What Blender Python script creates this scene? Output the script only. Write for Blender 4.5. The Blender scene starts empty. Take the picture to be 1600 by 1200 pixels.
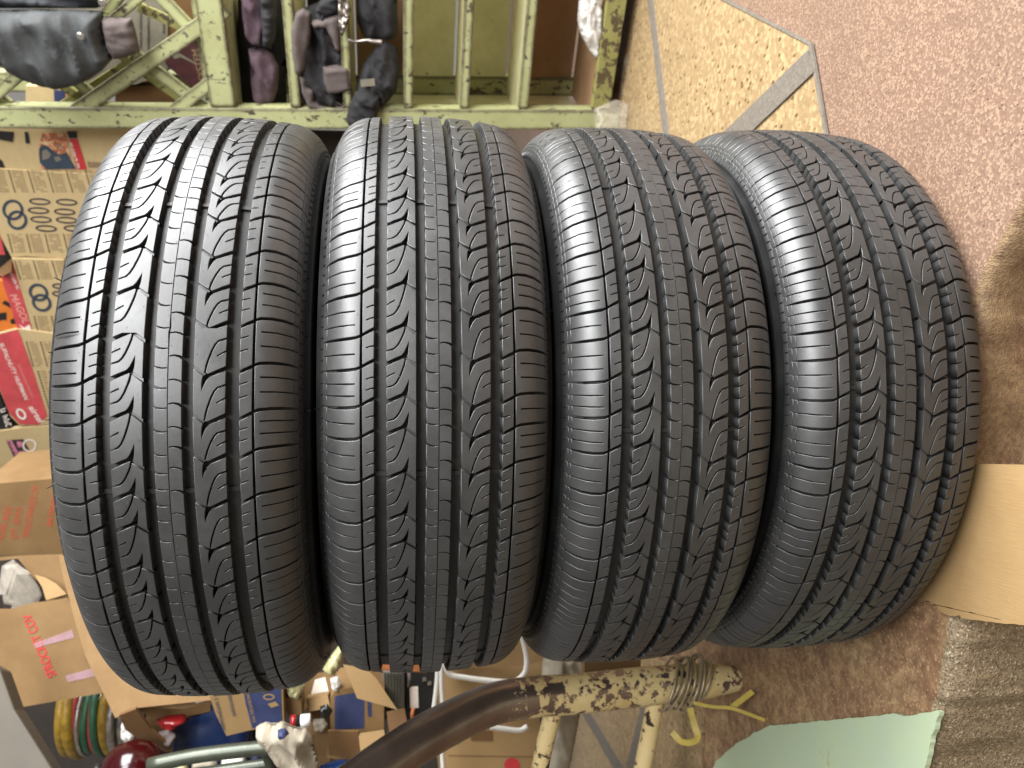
import bpy, bmesh, math, random
import numpy as np
from mathutils import Vector, Matrix, noise
from mathutils.geometry import delaunay_2d_cdt

random.seed(7)
rng = np.random.default_rng(7)
scene = bpy.context.scene
COL = scene.collection
PI = math.pi

# ------------------------------------------------------------------ camera
# The phone was held on its side: world up is the picture's left.
F = 1200.0                      # focal length in photo pixels (photo 1600 x 1200)
PITCH = math.radians(8.2)       # looking slightly down
CAM = Vector((0.0, -0.995, 0.577))
FWD = Vector((0, math.cos(PITCH), -math.sin(PITCH)))
DOWN = Vector((0, -math.sin(PITCH), -math.cos(PITCH)))
RIGHT = Vector((1, 0, 0))
cd = bpy.data.cameras.new('camera')
cam = bpy.data.objects.new('camera', cd)
COL.objects.link(cam)
m = Matrix((DOWN, RIGHT, -FWD)).transposed().to_4x4()
m.translation = CAM
cam.matrix_world = m
cd.sensor_width = 36.0
cd.lens = 36.0 * F / 1600.0
cd.clip_start = 0.02
cd.clip_end = 100
cd.dof.use_dof = True
cd.dof.focus_distance = 0.70
cd.dof.aperture_fstop = 9.0
scene.camera = cam

# ------------------------------------------------------------------ light
world = bpy.data.worlds.new('World')
scene.world = world
world.use_nodes = True
bg = world.node_tree.nodes['Background']
bg.inputs['Color'].default_value = (1.0, 0.95, 0.88, 1)
bg.inputs['Strength'].default_value = 0.30

def area(name, loc, target, sx, sy, power, col):
    l = bpy.data.lights.new(name, 'AREA')
    l.shape = 'RECTANGLE'; l.size = sx; l.size_y = sy
    l.energy = power; l.color = col
    o = bpy.data.objects.new(name, l)
    COL.objects.link(o)
    o.location = loc
    d = Vector(target) - Vector(loc)
    o.rotation_euler = d.to_track_quat('-Z', 'Y').to_euler()
    return o
# daylight from the open shop front: a tall bright opening on the right, reaching round behind the camera
area('daylight_right', (2.2, -.45, 1.95), (0, 0, 0.75), 2.0, 1.7, 280, (0.98, 0.99, 1.0))
area('daylight_behind', (.85, -1.65, 1.80), (0, 0, 0.65), 1.9, 1.0, 118, (0.98, 0.99, 1.0))

scene.view_settings.view_transform = 'Standard'
scene.view_settings.look = 'None'
scene.view_settings.exposure = 0.0
scene.view_settings.gamma = 1.0
scene.cycles.use_denoising = True
scene.cycles.max_bounces = 8

# ------------------------------------------------------------------ helpers: pixels to places
def ray(px, py):
    return FWD + DOWN * ((px - 800) / F) + RIGHT * ((600 - py) / F)

class Plane:
    def __init__(self, p, n):
        self.p = Vector(p); self.n = Vector(n).normalized()
    def hit(self, px, py, off=0.0):
        d = ray(px, py)
        t = (self.p + self.n * off - CAM).dot(self.n) / d.dot(self.n)
        return CAM + d * t

def W(px, py, yd):
    d = ray(px, py)
    return CAM + d * (yd / d.y)

def facing(px, py, yd, yaw=0.0, tilt=0.0):
    """plane through the point seen at a pixel, facing the camera side, turned by yaw and leaned by tilt (degrees)"""
    y = math.radians(yaw); t = math.radians(tilt)
    return Plane(W(px, py, yd), (math.sin(y) * math.cos(t), -math.cos(y) * math.cos(t), math.sin(t)))

def srgb(r, g, b, k=1.0):
    f = lambda v: ((v / 255 + 0.055) / 1.055) ** 2.4 if v > 10 else v / 255 / 12.92
    return (f(r) * k, f(g) * k, f(b) * k, 1)

# ------------------------------------------------------------------ helpers: objects
def tag(o, label=None, cat=None, group=None, kind=None):
    if label: o['label'] = label
    if cat: o['category'] = cat
    if group: o['group'] = group
    if kind: o['kind'] = kind
    return o

def empty(name, loc=(0, 0, 0), rz=0.0):
    o = bpy.data.objects.new(name, None)
    o.empty_display_size = 0.05
    COL.objects.link(o)
    o.location = loc; o.rotation_euler = (0, 0, rz)
    return o

def link(name, me, mat=None, parent=None):
    if mat is not None and not me.materials:
        me.materials.append(mat)
    o = bpy.data.objects.new(name, me)
    COL.objects.link(o)
    if parent is not None:
        o.parent = parent
        bpy_parent_fix.append(o)
    return o
bpy_parent_fix = []

def mesh(name, verts, faces, mat=None, parent=None, smooth=False):
    """world-space verts; origin is moved to the lowest-centre of the shape; parented objects keep world place"""
    vs = [Vector(v) for v in verts]
    c = Vector((sum(v.x for v in vs) / len(vs), sum(v.y for v in vs) / len(vs), min(v.z for v in vs)))
    base = c if parent is None else Vector(parent.get('_org', (0, 0, 0)))
    me = bpy.data.meshes.new(name)
    me.from_pydata([tuple(v - base) for v in vs], [], faces)
    if smooth:
        me.polygons.foreach_set('use_smooth', [True] * len(me.polygons))
    me.update()
    if mat: me.materials.append(mat)
    o = bpy.data.objects.new(name, me)
    COL.objects.link(o)
    if parent is None:
        o.location = base
        o['_org'] = tuple(base)
    else:
        o.parent = parent
        o['_org'] = tuple(base)
    return o

def thing(name, loc):
    o = empty(name, loc)
    o['_org'] = tuple(loc)
    return o

def fix_normals(o):
    bm = bmesh.new(); bm.from_mesh(o.data)
    bmesh.ops.recalc_face_normals(bm, faces=bm.faces)
    bm.to_mesh(o.data); bm.free()
    return o

def bevel(o, w, seg=2):
    md = o.modifiers.new('bevel', 'BEVEL'); md.width = w; md.segments = seg; md.limit_method = 'ANGLE'
    return o

def prism(name, front, back_vec, mat, parent=None, bev=0.0):
    n = len(front)
    f = [Vector(p) for p in front]
    b = [p + Vector(back_vec) for p in f]
    faces = [tuple(range(n)), tuple(range(2 * n - 1, n - 1, -1))]
    for i in range(n):
        j = (i + 1) % n
        faces.append((i, i + n, j + n, j))
    o = fix_normals(mesh(name, f + b, faces, mat, parent))
    if bev: bevel(o, bev)
    return o

def sheet(name, plane, poly, thick, mat, parent=None, off=0.0, bev=0.0):
    """flat piece traced on a plane, with real thickness behind its face"""
    pts = [plane.hit(x, y, off) for x, y in poly]
    return prism(name, pts, -plane.n * thick, mat, parent, bev)

def bar(name, p0, p1, width, depth, nrm, mat, parent=None, bev=0.003):
    p0 = Vector(p0); p1 = Vector(p1); n = Vector(nrm).normalized()
    d = (p1 - p0).normalized()
    s = d.cross(n).normalized() * (width / 2)
    return prism(name, [p0 - s, p0 + s, p1 + s, p1 - s], -n * depth, mat, parent, bev)

def box(name, c, sx, sy, sz, mat, parent=None, rz=0.0, bev=0.003):
    cx, cy, cz = c
    ca, sa = math.cos(rz), math.sin(rz)
    q = [(-sx / 2, -sy / 2), (sx / 2, -sy / 2), (sx / 2, sy / 2), (-sx / 2, sy / 2)]
    pts = [(cx + x * ca - y * sa, cy + x * sa + y * ca, cz) for x, y in q]
    return prism(name, pts, (0, 0, sz), mat, parent, bev)

def catmull(pts, n=8):
    P = [Vector(p) for p in pts]
    P = [P[0] * 2 - P[1]] + P + [P[-1] * 2 - P[-2]]
    out = []
    for i in range(1, len(P) - 2):
        for k in range(n):
            t = k / n
            a, b, c, d = P[i - 1], P[i], P[i + 1], P[i + 2]
            out.append(0.5 * ((2 * b) + (c - a) * t + (2 * a - 5 * b + 4 * c - d) * t * t + (3 * b - a - 3 * c + d) * t ** 3))
    out.append(P[-2])
    return out

def tube_geo(pts, r, seg=14, caps=True):
    V, Fc = [], []
    n = len(pts)
    up = Vector((0.31, 0.2, 0.93)).normalized()
    prev = None
    for i, p in enumerate(pts):
        d = (pts[min(i + 1, n - 1)] - pts[max(i - 1, 0)]).normalized()
        x = (up - d * up.dot(d)) if prev is None else (prev - d * prev.dot(d))
        x.normalize(); prev = x
        y = d.cross(x)
        rr = r[i] if isinstance(r, (list, tuple)) else r
        for k in range(seg):
            a = 2 * PI * k / seg
            V.append(p + (x * math.cos(a) + y * math.sin(a)) * rr)
    for i in range(n - 1):
        for k in range(seg):
            k2 = (k + 1) % seg
            Fc.append((i * seg + k, i * seg + k2, (i + 1) * seg + k2, (i + 1) * seg + k))
    if caps:
        Fc.append(tuple(range(seg - 1, -1, -1)))
        Fc.append(tuple(range((n - 1) * seg, n * seg)))
    return V, Fc

def tube(name, pts, r, mat, parent=None, seg=14, smooth_pts=0):
    pts = [Vector(p) for p in pts]
    if smooth_pts:
        n0 = len(pts); pts = catmull(pts, smooth_pts)
        if isinstance(r, (list, tuple)):
            r = [r[min(n0 - 1, int(i / smooth_pts))] * (1 - (i / smooth_pts) % 1) + r[min(n0 - 1, int(i / smooth_pts) + 1)] * ((i / smooth_pts) % 1) for i in range(len(pts))]
    V, Fc = tube_geo(pts, r, seg)
    return mesh(name, V, Fc, mat, parent, smooth=True)

def pin(p, poly):
    x, y = p; c = False
    n = len(poly)
    for i in range(n):
        x1, y1 = poly[i]; x2, y2 = poly[(i + 1) % n]
        if (y1 > y) != (y2 > y) and x < (x2 - x1) * (y - y1) / (y2 - y1) + x1:
            c = not c
    return c

def edge_dist(p, poly):
    x, y = p; best = 1e9
    n = len(poly)
    for i in range(n):
        x1, y1 = poly[i]; x2, y2 = poly[(i + 1) % n]
        dx, dy = x2 - x1, y2 - y1
        t = max(0, min(1, ((x - x1) * dx + (y - y1) * dy) / (dx * dx + dy * dy + 1e-9)))
        best = min(best, math.hypot(x - x1 - t * dx, y - y1 - t * dy))
    return best

def pillow(name, plane, poly, thick, mat, parent=None, step=5.0, round_px=18.0, fold=0.3, fscale=0.03, fdir=(1, 0.35), seed=0, bow=0.0):
    """soft thing (cloth, bag) with an outline on a plane: rounded front and back, folds running along fdir"""
    n = len(poly)
    dense = []
    for i in range(n):
        a, b = Vector(poly[i]), Vector(poly[(i + 1) % n])
        k = max(1, int((b - a).length / step))
        for j in range(k): dense.append(tuple(a + (b - a) * j / k))
    xs = [p[0] for p in poly]; ys = [p[1] for p in poly]
    pts = [Vector(p) for p in dense]
    x = min(xs) + step / 2
    while x < max(xs):
        y = min(ys) + step / 2
        while y < max(ys):
            q = (x + random.uniform(-1, 1) * step * .25, y + random.uniform(-1, 1) * step * .25)
            if pin(q, dense) and edge_dist(q, poly) > step * .5: pts.append(Vector(q))
            y += step
        x += step
    nd = len(dense)
    v2, e2, f2, *_ = delaunay_2d_cdt(pts, [(i, (i + 1) % nd) for i in range(nd)], [], 1, 1e-3, False)
    front, back = [], []
    edge = []
    L = math.hypot(*fdir); fx, fy = fdir[0] / L, fdir[1] / L
    for p in v2:
        e = edge_dist((p.x, p.y), dense)
        edge.append(e < 1e-2)
        k = min(1.0, e / round_px)
        h = math.sqrt(max(0, 1 - (1 - k) ** 2))
        al = p.x * fx + p.y * fy; ac = -p.x * fy + p.y * fx
        fs = fscale * (1.0 if mat.name.endswith('film') or 'foil' in mat.name else .62)
        q = Vector((al * fs * .25 + seed * 3.1, ac * fs + seed, seed * 1.7))
        f = noise.noise(q) + .5 * noise.noise(q * 2.3 + Vector((5, 1, 2)))
        f = 1 - abs(f) * 1.6
        front.append(plane.hit(p.x, p.y) + plane.n * (thick * h * (0.65 + fold * (f - .4)) + bow * k))
        back.append(plane.hit(p.x, p.y) - plane.n * (thick * .55 * h))
    N = len(v2)
    V = front + back
    Fc = []
    for t in f2:
        Fc.append(tuple(t))
        Fc.append(tuple((i if edge[i] else i + N) for i in reversed(t)))
    o = fix_normals(mesh(name, V, Fc, mat, parent, smooth=True))
    bm = bmesh.new(); bm.from_mesh(o.data)
    bmesh.ops.delete(bm, geom=[v for v in bm.verts if not v.link_faces], context='VERTS')
    bm.to_mesh(o.data); bm.free()
    return o

FONT = None
def lettering(body, plane, p0, p1, height_px, mat, parent, off=0.0008, bold=0.0, sx=1.0, name='lettering'):
    """flat print: baseline runs from pixel p0 towards p1 on the plane; text is stretched to that length"""
    a = plane.hit(*p0, off); b = plane.hit(*p1, off)
    x = (b - a); ln = x.length; x.normalize()
    y = plane.n.cross(x).normalized()
    cu = bpy.data.curves.new(name, 'FONT')
    cu.body = body
    cu.size = 1.0
    cu.offset = bold
    cu.materials.append(mat)
    o = bpy.data.objects.new(name, cu)
    COL.objects.link(o)
    bpy.context.view_layer.update()
    w = max(o.dimensions.x, 1e-3)
    dg = bpy.context.evaluated_depsgraph_get()
    me = bpy.data.meshes.new_from_object(o.evaluated_get(dg))
    bpy.data.objects.remove(o); bpy.data.curves.remove(cu)
    o = bpy.data.objects.new(name, me); COL.objects.link(o)
    mid = plane.hit((p0[0] + p1[0]) / 2, (p0[1] + p1[1]) / 2, off)
    hgt = height_px * (mid - CAM).length / F
    mx = Matrix((x * (ln / w), y * (hgt / 0.70), plane.n)).transposed().to_4x4()
    org = Vector(parent.get('_org', (0, 0, 0)))
    mx.translation = a - org
    o.parent = parent
    o.matrix_local = mx
    return o

def scribble(plane, p0, p1, hgt, mt, parent, off=.0012, seed=1, name='print'):
    """print too small to read in the photograph: a row of uneven letter-like marks"""
    r_ = random.Random(seed)
    dx, dy = p1[0] - p0[0], p1[1] - p0[1]; L = math.hypot(dx, dy); dx /= L; dy /= L
    ux, uy = dy, -dx
    rects = []; t = 0.0
    while t < L - hgt * .4:
        w = hgt * r_.uniform(.4, .62)
        def q(a0, b0, a1, b1):
            rects.append([(p0[0] + dx * (t + a) + ux * b, p0[1] + dy * (t + a) + uy * b) for a, b in ((a0, b0), (a1, b0), (a1, b1), (a0, b1))])
        st = hgt * .17
        k = r_.randrange(4)
        q(0, 0, st, hgt)
        if k in (0, 1): q(st, hgt - st, w, hgt)
        if k in (0, 2): q(st, 0, w, st)
        if k in (1, 2, 3): q(w - st, st if k == 2 else 0, w, hgt * r_.uniform(.6, .85))
        if k == 3: q(st, hgt * .45, w - st, hgt * .45 + st)
        t += w + hgt * .2
        if r_.random() < .16: t += hgt * .45
    return quads(name, plane, rects, mt, parent, off)

def quads(name, plane, rects, mat, parent, off=0.0006):
    """flat print made of many small quads given as pixel quads"""
    V, Fc = [], []
    for q in rects:
        i = len(V)
        V += [plane.hit(x, y, off) for x, y in q]
        Fc.append(tuple(range(i, i + len(q))))
    o = mesh(name, V, Fc, mat, parent)
    return o

# ------------------------------------------------------------------ materials
def mat(name):
    m = bpy.data.materials.new(name)
    m.use_nodes = True
    nt = m.node_tree
    return m, nt, nt.nodes['Principled BSDF']

def N(nt, typ, **kw):
    n = nt.nodes.new(typ)
    for k, v in kw.items():
        if k in n.inputs.keys(): n.inputs[k].default_value = v
        else: setattr(n, k, v)
    return n

def ramp(nt, fac, stops, interp='LINEAR'):
    r = nt.nodes.new('ShaderNodeValToRGB')
    r.color_ramp.interpolation = interp
    els = r.color_ramp.elements
    while len(els) < len(stops): els.new(0.5)
    for e, (p, c) in zip(els, stops):
        e.position = p; e.color = c if len(c) == 4 else (*c, 1)
    nt.links.new(fac, r.inputs[0])
    return r.outputs[0]

def mix(nt, fac, a, b, mode='MIX'):
    n = nt.nodes.new('ShaderNodeMix'); n.data_type = 'RGBA'; n.blend_type = mode
    for s, v in ((n.inputs[0], fac), (n.inputs[6], a), (n.inputs[7], b)):
        if hasattr(v, 'links'): nt.links.new(v, s)
        else: s.default_value = v
    return n.outputs[2]

def coords(nt, kind='Object', scale=(1, 1, 1), rot=(0, 0, 0)):
    t = nt.nodes.new('ShaderNodeTexCoord')
    mp = nt.nodes.new('ShaderNodeMapping')
    mp.inputs['Scale'].default_value = scale
    mp.inputs['Rotation'].default_value = rot
    nt.links.new(t.outputs[kind], mp.inputs[0])
    return mp.outputs[0]

def noise_tex(nt, vec, scale, detail=4.0, rough=0.55, dist=0.0):
    n = nt.nodes.new('ShaderNodeTexNoise')
    n.inputs['Scale'].default_value = scale; n.inputs['Detail'].default_value = detail
    n.inputs['Roughness'].default_value = rough; n.inputs['Distortion'].default_value = dist
    nt.links.new(vec, n.inputs['Vector'])
    return n.outputs['Fac']

def bump(nt, bsdf, h, strength=0.3, dist=0.002):
    b = nt.nodes.new('ShaderNodeBump')
    b.inputs['Strength'].default_value = strength; b.inputs['Distance'].default_value = dist
    nt.links.new(h, b.inputs['Height'])
    nt.links.new(b.outputs[0], bsdf.inputs['Normal'])

G4 = lambda v: (v, v, v, 1)

def rubber(name, base, dust, dust_amt, rough, spec=.5):
    m, nt, b = mat(name)
    v = coords(nt, 'Object')
    n1 = noise_tex(nt, v, 22, 6, .6)
    n2 = noise_tex(nt, v, 260, 4, .6)
    oi = nt.nodes.new('ShaderNodeObjectInfo')
    d = ramp(nt, n1, [(.42, G4(0)), (.75, G4(dust_amt))])
    c = mix(nt, d, base, dust)
    c = mix(nt, ramp(nt, n2, [(.3, G4(0)), (.8, G4(.35))]), c, (base[0] * 1.7, base[1] * 1.7, base[2] * 1.7, 1))
    nt.links.new(c, b.inputs['Base Color'])
    r = ramp(nt, n1, [(.25, G4(rough - .07)), (.75, G4(rough + .12))])
    nt.links.new(r, b.inputs['Roughness'])
    b.inputs['Specular IOR Level'].default_value = spec
    bump(nt, b, n2, .12, .0006)
    return m
M = {}
M['tread'] = rubber('tread_rubber', (.023, .0228, .0225, 1), (.070, .068, .064, 1), .35, .41, .78)
M['casing'] = rubber('casing_rubber', (.007, .0069, .0068, 1), (.055, .044, .030, 1), .45, .50)  # near-black base puts groove shade into the colour; the brown mottle is dust
M['side'] = rubber('sidewall_rubber', (.012, .0122, .0125, 1), (.05, .047, .042, 1), .25, .42)

def plain(name, col, rough=.5, metal=0.0, nscale=30, var=.25, bstr=.15, spec=.5):
    m, nt, b = mat(name)
    v = coords(nt, 'Object')
    n1 = noise_tex(nt, v, nscale, 5, .6)
    dk = (col[0] * (1 - var), col[1] * (1 - var), col[2] * (1 - var), 1)
    lt = (min(1, col[0] * (1 + var * .5)), min(1, col[1] * (1 + var * .5)), min(1, col[2] * (1 + var * .5)), 1)
    nt.links.new(ramp(nt, n1, [(.3, dk), (.7, lt)]), b.inputs['Base Color'])
    b.inputs['Roughness'].default_value = rough
    b.inputs['Metallic'].default_value = metal
    b.inputs['Specular IOR Level'].default_value = spec
    if bstr: bump(nt, b, noise_tex(nt, v, nscale * 6, 3), bstr, .001)
    return m

def cardboard(name, col, streak=(1, 1, 12), var=.30):
    m, nt, b = mat(name)
    v = coords(nt, 'Object')
    vs = coords(nt, 'Object', streak)
    n1 = noise_tex(nt, v, 9, 6, .65)
    n2 = noise_tex(nt, vs, 45, 4, .6)
    dk = (col[0] * (1 - var), col[1] * (1 - var * 1.15), col[2] * (1 - var * 1.3), 1)
    c = ramp(nt, n1, [(.3, dk), (.72, col)])
    c = mix(nt, ramp(nt, n2, [(.35, G4(0)), (.7, G4(.28))]), c, (col[0] * .72, col[1] * .68, col[2] * .6, 1))
    nt.links.new(c, b.inputs['Base Color'])
    b.inputs['Roughness'].default_value = .75
    b.inputs['Specular IOR Level'].default_value = .25
    bump(nt, b, n2, .25, .0012)
    return m

def chipped(name, paint, under, amount, scale=14.0, streak=(1, 1, 1), rough=.45, tint=None, big=True):
    m, nt, b = mat(name)
    v = coords(nt, 'Object', streak)
    v0 = coords(nt, 'Object')
    n = noise_tex(nt, v, scale, 9, .68, .25)
    n2 = noise_tex(nt, v0, 4.5, 5, .6)
    add = nt.nodes.new('ShaderNodeMath'); add.operation = 'MULTIPLY_ADD'
    nt.links.new(n2, add.inputs[0]); add.inputs[1].default_value = .35 if big else 0; nt.links.new(n, add.inputs[2])
    k = .175 if big else 0
    mask = ramp(nt, add.outputs[0], [(.5 + k + amount - .006, G4(0)), (.5 + k + amount + .006, G4(1))])
    dirt = noise_tex(nt, v0, 11, 7, .7)
    tint = tint or (paint[0] * .72, paint[1] * .68, paint[2] * .55, 1)
    pc = mix(nt, ramp(nt, dirt, [(.4, G4(0)), (.75, G4(.8))]), paint, tint)
    c = mix(nt, mask, pc, under)
    nt.links.new(c, b.inputs['Base Color'])
    b.inputs['Roughness'].default_value = rough
    inv = nt.nodes.new('ShaderNodeInvert'); nt.links.new(mask, inv.inputs[1])
    bump(nt, b, inv.outputs[0], .5, .001)
    return m

def terrazzo(name, base, chips, scale, dirt=None, dirt_amt=0.0, rough=.45, bstr=.2, dark_frac=.12):
    """chips: light chip colour, dark chip colour"""
    m, nt, b = mat(name)
    v = coords(nt, 'Object')
    vo = nt.nodes.new('ShaderNodeTexVoronoi'); vo.inputs['Scale'].default_value = scale
    vo.inputs['Randomness'].default_value = 1.0
    nt.links.new(v, vo.inputs['Vector'])
    ed = nt.nodes.new('ShaderNodeTexVoronoi'); ed.inputs['Scale'].default_value = scale * .45
    nt.links.new(coords(nt, 'Object', (1.3, .8, 1), (0, 0, .6)), ed.inputs['Vector'])
    sep = nt.nodes.new('ShaderNodeSeparateColor'); nt.links.new(vo.outputs['Color'], sep.inputs[0])
    sep2 = nt.nodes.new('ShaderNodeSeparateColor'); nt.links.new(ed.outputs['Color'], sep2.inputs[0])
    dk = tuple(x * .8 for x in base[:3]) + (1,)
    col = ramp(nt, sep.outputs[0], [(0, dk), (.45, base), (.62, base), (.8, chips[0]), (1, chips[0])])
    # sparse dark chips: small spots at the cell centres of some larger cells
    sel = ramp(nt, sep2.outputs[1], [(1 - dark_frac - .01, G4(0)), (1 - dark_frac + .01, G4(1))])
    spot = ramp(nt, ed.outputs['Distance'], [(.20, G4(1)), (.30, G4(0))])
    ms = nt.nodes.new('ShaderNodeMath'); ms.operation = 'MULTIPLY'
    nt.links.new(sel, ms.inputs[0]); nt.links.new(spot, ms.inputs[1])
    col = mix(nt, ms.outputs[0], col, chips[1])
    big = noise_tex(nt, v, 5, 6, .65)
    col = mix(nt, ramp(nt, big, [(.35, G4(0)), (.7, G4(.35))]), col, tuple(x * .62 for x in base[:3]) + (1,))
    if dirt:
        dn = noise_tex(nt, v, 7, 8, .7)
        fine = noise_tex(nt, v, 70, 5, .7)
        # trodden-in dirt lies along the left part of the slab
        tc = nt.nodes.new('ShaderNodeTexCoord'); sx = nt.nodes.new('ShaderNodeSeparateXYZ')
        nt.links.new(tc.outputs['Object'], sx.inputs[0])
        ma = nt.nodes.new('ShaderNodeMath'); ma.operation = 'MULTIPLY_ADD'
        nt.links.new(sx.outputs[0], ma.inputs[0]); ma.inputs[1].default_value = -1.5; nt.links.new(dn, ma.inputs[2])
        fac = ramp(nt, ma.outputs[0], [(.42, G4(0)), (.68, G4(dirt_amt))])
        patch = noise_tex(nt, v, 16, 9, .72, .5)
        dcol = ramp(nt, patch, [(.30, srgb(116, 86, 63)), (.46, srgb(142, 110, 82)), (.56, srgb(164, 134, 98)), (.75, srgb(190, 166, 128))])
        f2 = mix(nt, ramp(nt, fine, [(.38, G4(.55)), (.62, G4(0))]), dcol, srgb(70, 50, 36))
        f2 = mix(nt, ramp(nt, sep.outputs[1], [(.86, G4(0)), (.95, G4(.35))]), f2, srgb(206, 176, 140))
        col = mix(nt, fac, col, f2)
    nt.links.new(col, b.inputs['Base Color'])
    b.inputs['Roughness'].default_value = rough
    bump(nt, b, vo.outputs['Distance'], bstr, .001)
    return m

M['pink'] = terrazzo('pink_terrazzo', srgb(122, 97, 81), (srgb(146, 121, 101), srgb(86, 66, 54)), 400, srgb(150, 122, 90), 1.0)
M['beige'] = terrazzo('beige_terrazzo', srgb(146, 122, 88), (srgb(166, 143, 106), srgb(88, 64, 42)), 150, None, 0, .45, .08, .42)
M['divider'] = plain('grey_divider', srgb(108, 100, 90), .6, 0, 200, .35)
M['thin_divider'] = plain('thin_divider', srgb(112, 104, 94), .6, 0, 120, .3)

def riser_mat():
    m, nt, b = mat('worn_concrete')
    v = coords(nt, 'Object')
    n = noise_tex(nt, v, 28, 10, .75, .6)
    n2 = noise_tex(nt, v, 190, 6, .75)
    vo = nt.nodes.new('ShaderNodeTexVoronoi'); vo.inputs['Scale'].default_value = 520
    nt.links.new(v, vo.inputs['Vector'])
    sep = nt.nodes.new('ShaderNodeSeparateColor'); nt.links.new(vo.outputs['Color'], sep.inputs[0])
    brown = ramp(nt, n, [(.25, srgb(96, 74, 52)), (.42, srgb(128, 102, 72)), (.5, srgb(142, 116, 84)), (.6, srgb(118, 88, 64)), (.8, srgb(160, 136, 104))])
    grey = ramp(nt, sep.outputs[0], [(0, srgb(96, 82, 62)), (.3, srgb(132, 114, 88)), (.92, srgb(152, 134, 106)), (1, srgb(196, 184, 158))])
    tc = nt.nodes.new('ShaderNodeTexCoord'); sx = nt.nodes.new('ShaderNodeSeparateXYZ')
    nt.links.new(tc.outputs['Object'], sx.inputs[0])
    ma = nt.nodes.new('ShaderNodeMath'); ma.operation = 'MULTIPLY_ADD'
    nt.links.new(sx.outputs[0], ma.inputs[0]); ma.inputs[1].default_value = -2.4; nt.links.new(n, ma.inputs[2])
    c = mix(nt, ramp(nt, ma.outputs[0], [(.95, G4(0)), (1.15, G4(1))]), brown, grey)
    c = mix(nt, ramp(nt, n2, [(.35, G4(.55)), (.6, G4(0))]), c, srgb(60, 46, 32))
    nt.links.new(c, b.inputs['Base Color'])
    b.inputs['Roughness'].default_value = .7
    hh = mix(nt, .5, n2, vo.outputs['Distance'])
    bump(nt, b, hh, .6, .0022)
    return m
M['riser'] = riser_mat()

M['kraft'] = cardboard('kraft_card', srgb(134, 107, 72))
M['kraft_pale'] = cardboard('pale_kraft_card', srgb(156, 128, 88), (14, 1, 1), .2)
M['kraft_dark'] = cardboard('brown_kraft_card', srgb(112, 84, 54))
M['kraft_buff'] = cardboard('buff_card', srgb(196, 174, 130), (1, 1, 3), .14)
def edge_worn(m_, under, radius=.006):
    nt = m_.node_tree; b = nt.nodes['Principled BSDF']
    src = b.inputs['Base Color'].links[0].from_socket
    bv = nt.nodes.new('ShaderNodeBevel'); bv.samples = 4; bv.inputs['Radius'].default_value = radius
    ge = nt.nodes.new('ShaderNodeNewGeometry')
    dt = nt.nodes.new('ShaderNodeVectorMath'); dt.operation = 'DOT_PRODUCT'
    nt.links.new(bv.outputs[0], dt.inputs[0]); nt.links.new(ge.outputs['True Normal'], dt.inputs[1])
    n = noise_tex(nt, coords(nt, 'Object'), 48, 8, .7, .2)
    n2 = noise_tex(nt, coords(nt, 'Object'), 9, 4, .6)
    sm = nt.nodes.new('ShaderNodeMath'); sm.operation = 'MULTIPLY_ADD'
    nt.links.new(dt.outputs['Value'], sm.inputs[0]); sm.inputs[1].default_value = 9.0; nt.links.new(n, sm.inputs[2])
    s2 = nt.nodes.new('ShaderNodeMath'); s2.operation = 'MULTIPLY_ADD'
    nt.links.new(n2, s2.inputs[0]); s2.inputs[1].default_value = .5; nt.links.new(sm.outputs[0], s2.inputs[2])
    mr = nt.nodes.new('ShaderNodeMapRange'); nt.links.new(s2.outputs[0], mr.inputs[0])
    mr.inputs[1].default_value = 9.59; mr.inputs[2].default_value = 9.62; mr.inputs[3].default_value = 1; mr.inputs[4].default_value = 0
    nt.links.new(mix(nt, mr.outputs[0], src, under), b.inputs['Base Color'])
M['green'] = chipped('chipped_green_paint', srgb(162, 165, 120), srgb(74, 60, 48), .105, 55, (1, 1, .55), .5)
edge_worn(M['green'], srgb(66, 54, 42), .014)
M['green_back'] = chipped('pale_green_boards', srgb(220, 216, 176), srgb(120, 100, 66), .16, 12, (1, 1, 1), .6)
M['olive'] = chipped('olive_weathered_paint', srgb(138, 134, 80), srgb(78, 66, 44), .05, 40)
M['brown_wood'] = cardboard('brown_board', srgb(166, 134, 102), (1, 1, 6), .3)
M['mint'] = chipped('mint_painted_board', srgb(170, 186, 160), srgb(176, 166, 120), .17, 7, (1, 3, 1), .5, srgb(178, 192, 150))
M['flaking'] = chipped('flaking_cream_paint', srgb(226, 204, 150), srgb(56, 42, 34), .05, 40, (1, 1, .8), .4, srgb(208, 180, 122))
M['bare_pipe'] = plain('bare_brown_steel', srgb(92, 72, 62), .26, .75, 14, .3, .05)
M['wire'] = plain('galvanised_wire', srgb(170, 156, 130), .4, .5, 60, .3)
M['yellow_strap'] = plain('yellow_strap', srgb(186, 164, 76), .5)
M['jacket'] = plain('grey_canvas', srgb(64, 66, 66), .85, 0, 18, .35, .35)
M['jacket_dark'] = plain('dark_canvas', srgb(44, 46, 50), .85, 0, 18, .35, .35)
M['taupe'] = plain('taupe_knit', srgb(88, 78, 75), .9, 0, 60, .2, .35)
M['mauve'] = plain('mauve_knit', srgb(78, 60, 68), .9, 0, 60, .25, .35)
M['charcoal'] = plain('charcoal_cloth', srgb(37, 36, 38), .85, 0, 40, .35, .35)
M['black_cloth'] = plain('black_cloth', srgb(26, 25, 27), .85, 0, 40, .3, .3)
M['snap'] = plain('steel_snap', srgb(190, 186, 176), .25, .9, 20, .1, 0)
M['white_fabric'] = plain('white_fabric', srgb(158, 148, 130), .7, 0, 14, .18, .15)
M['white_plastic'] = plain('white_plastic', srgb(226, 222, 214), .35, 0, 10, .06, 0)
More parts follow.
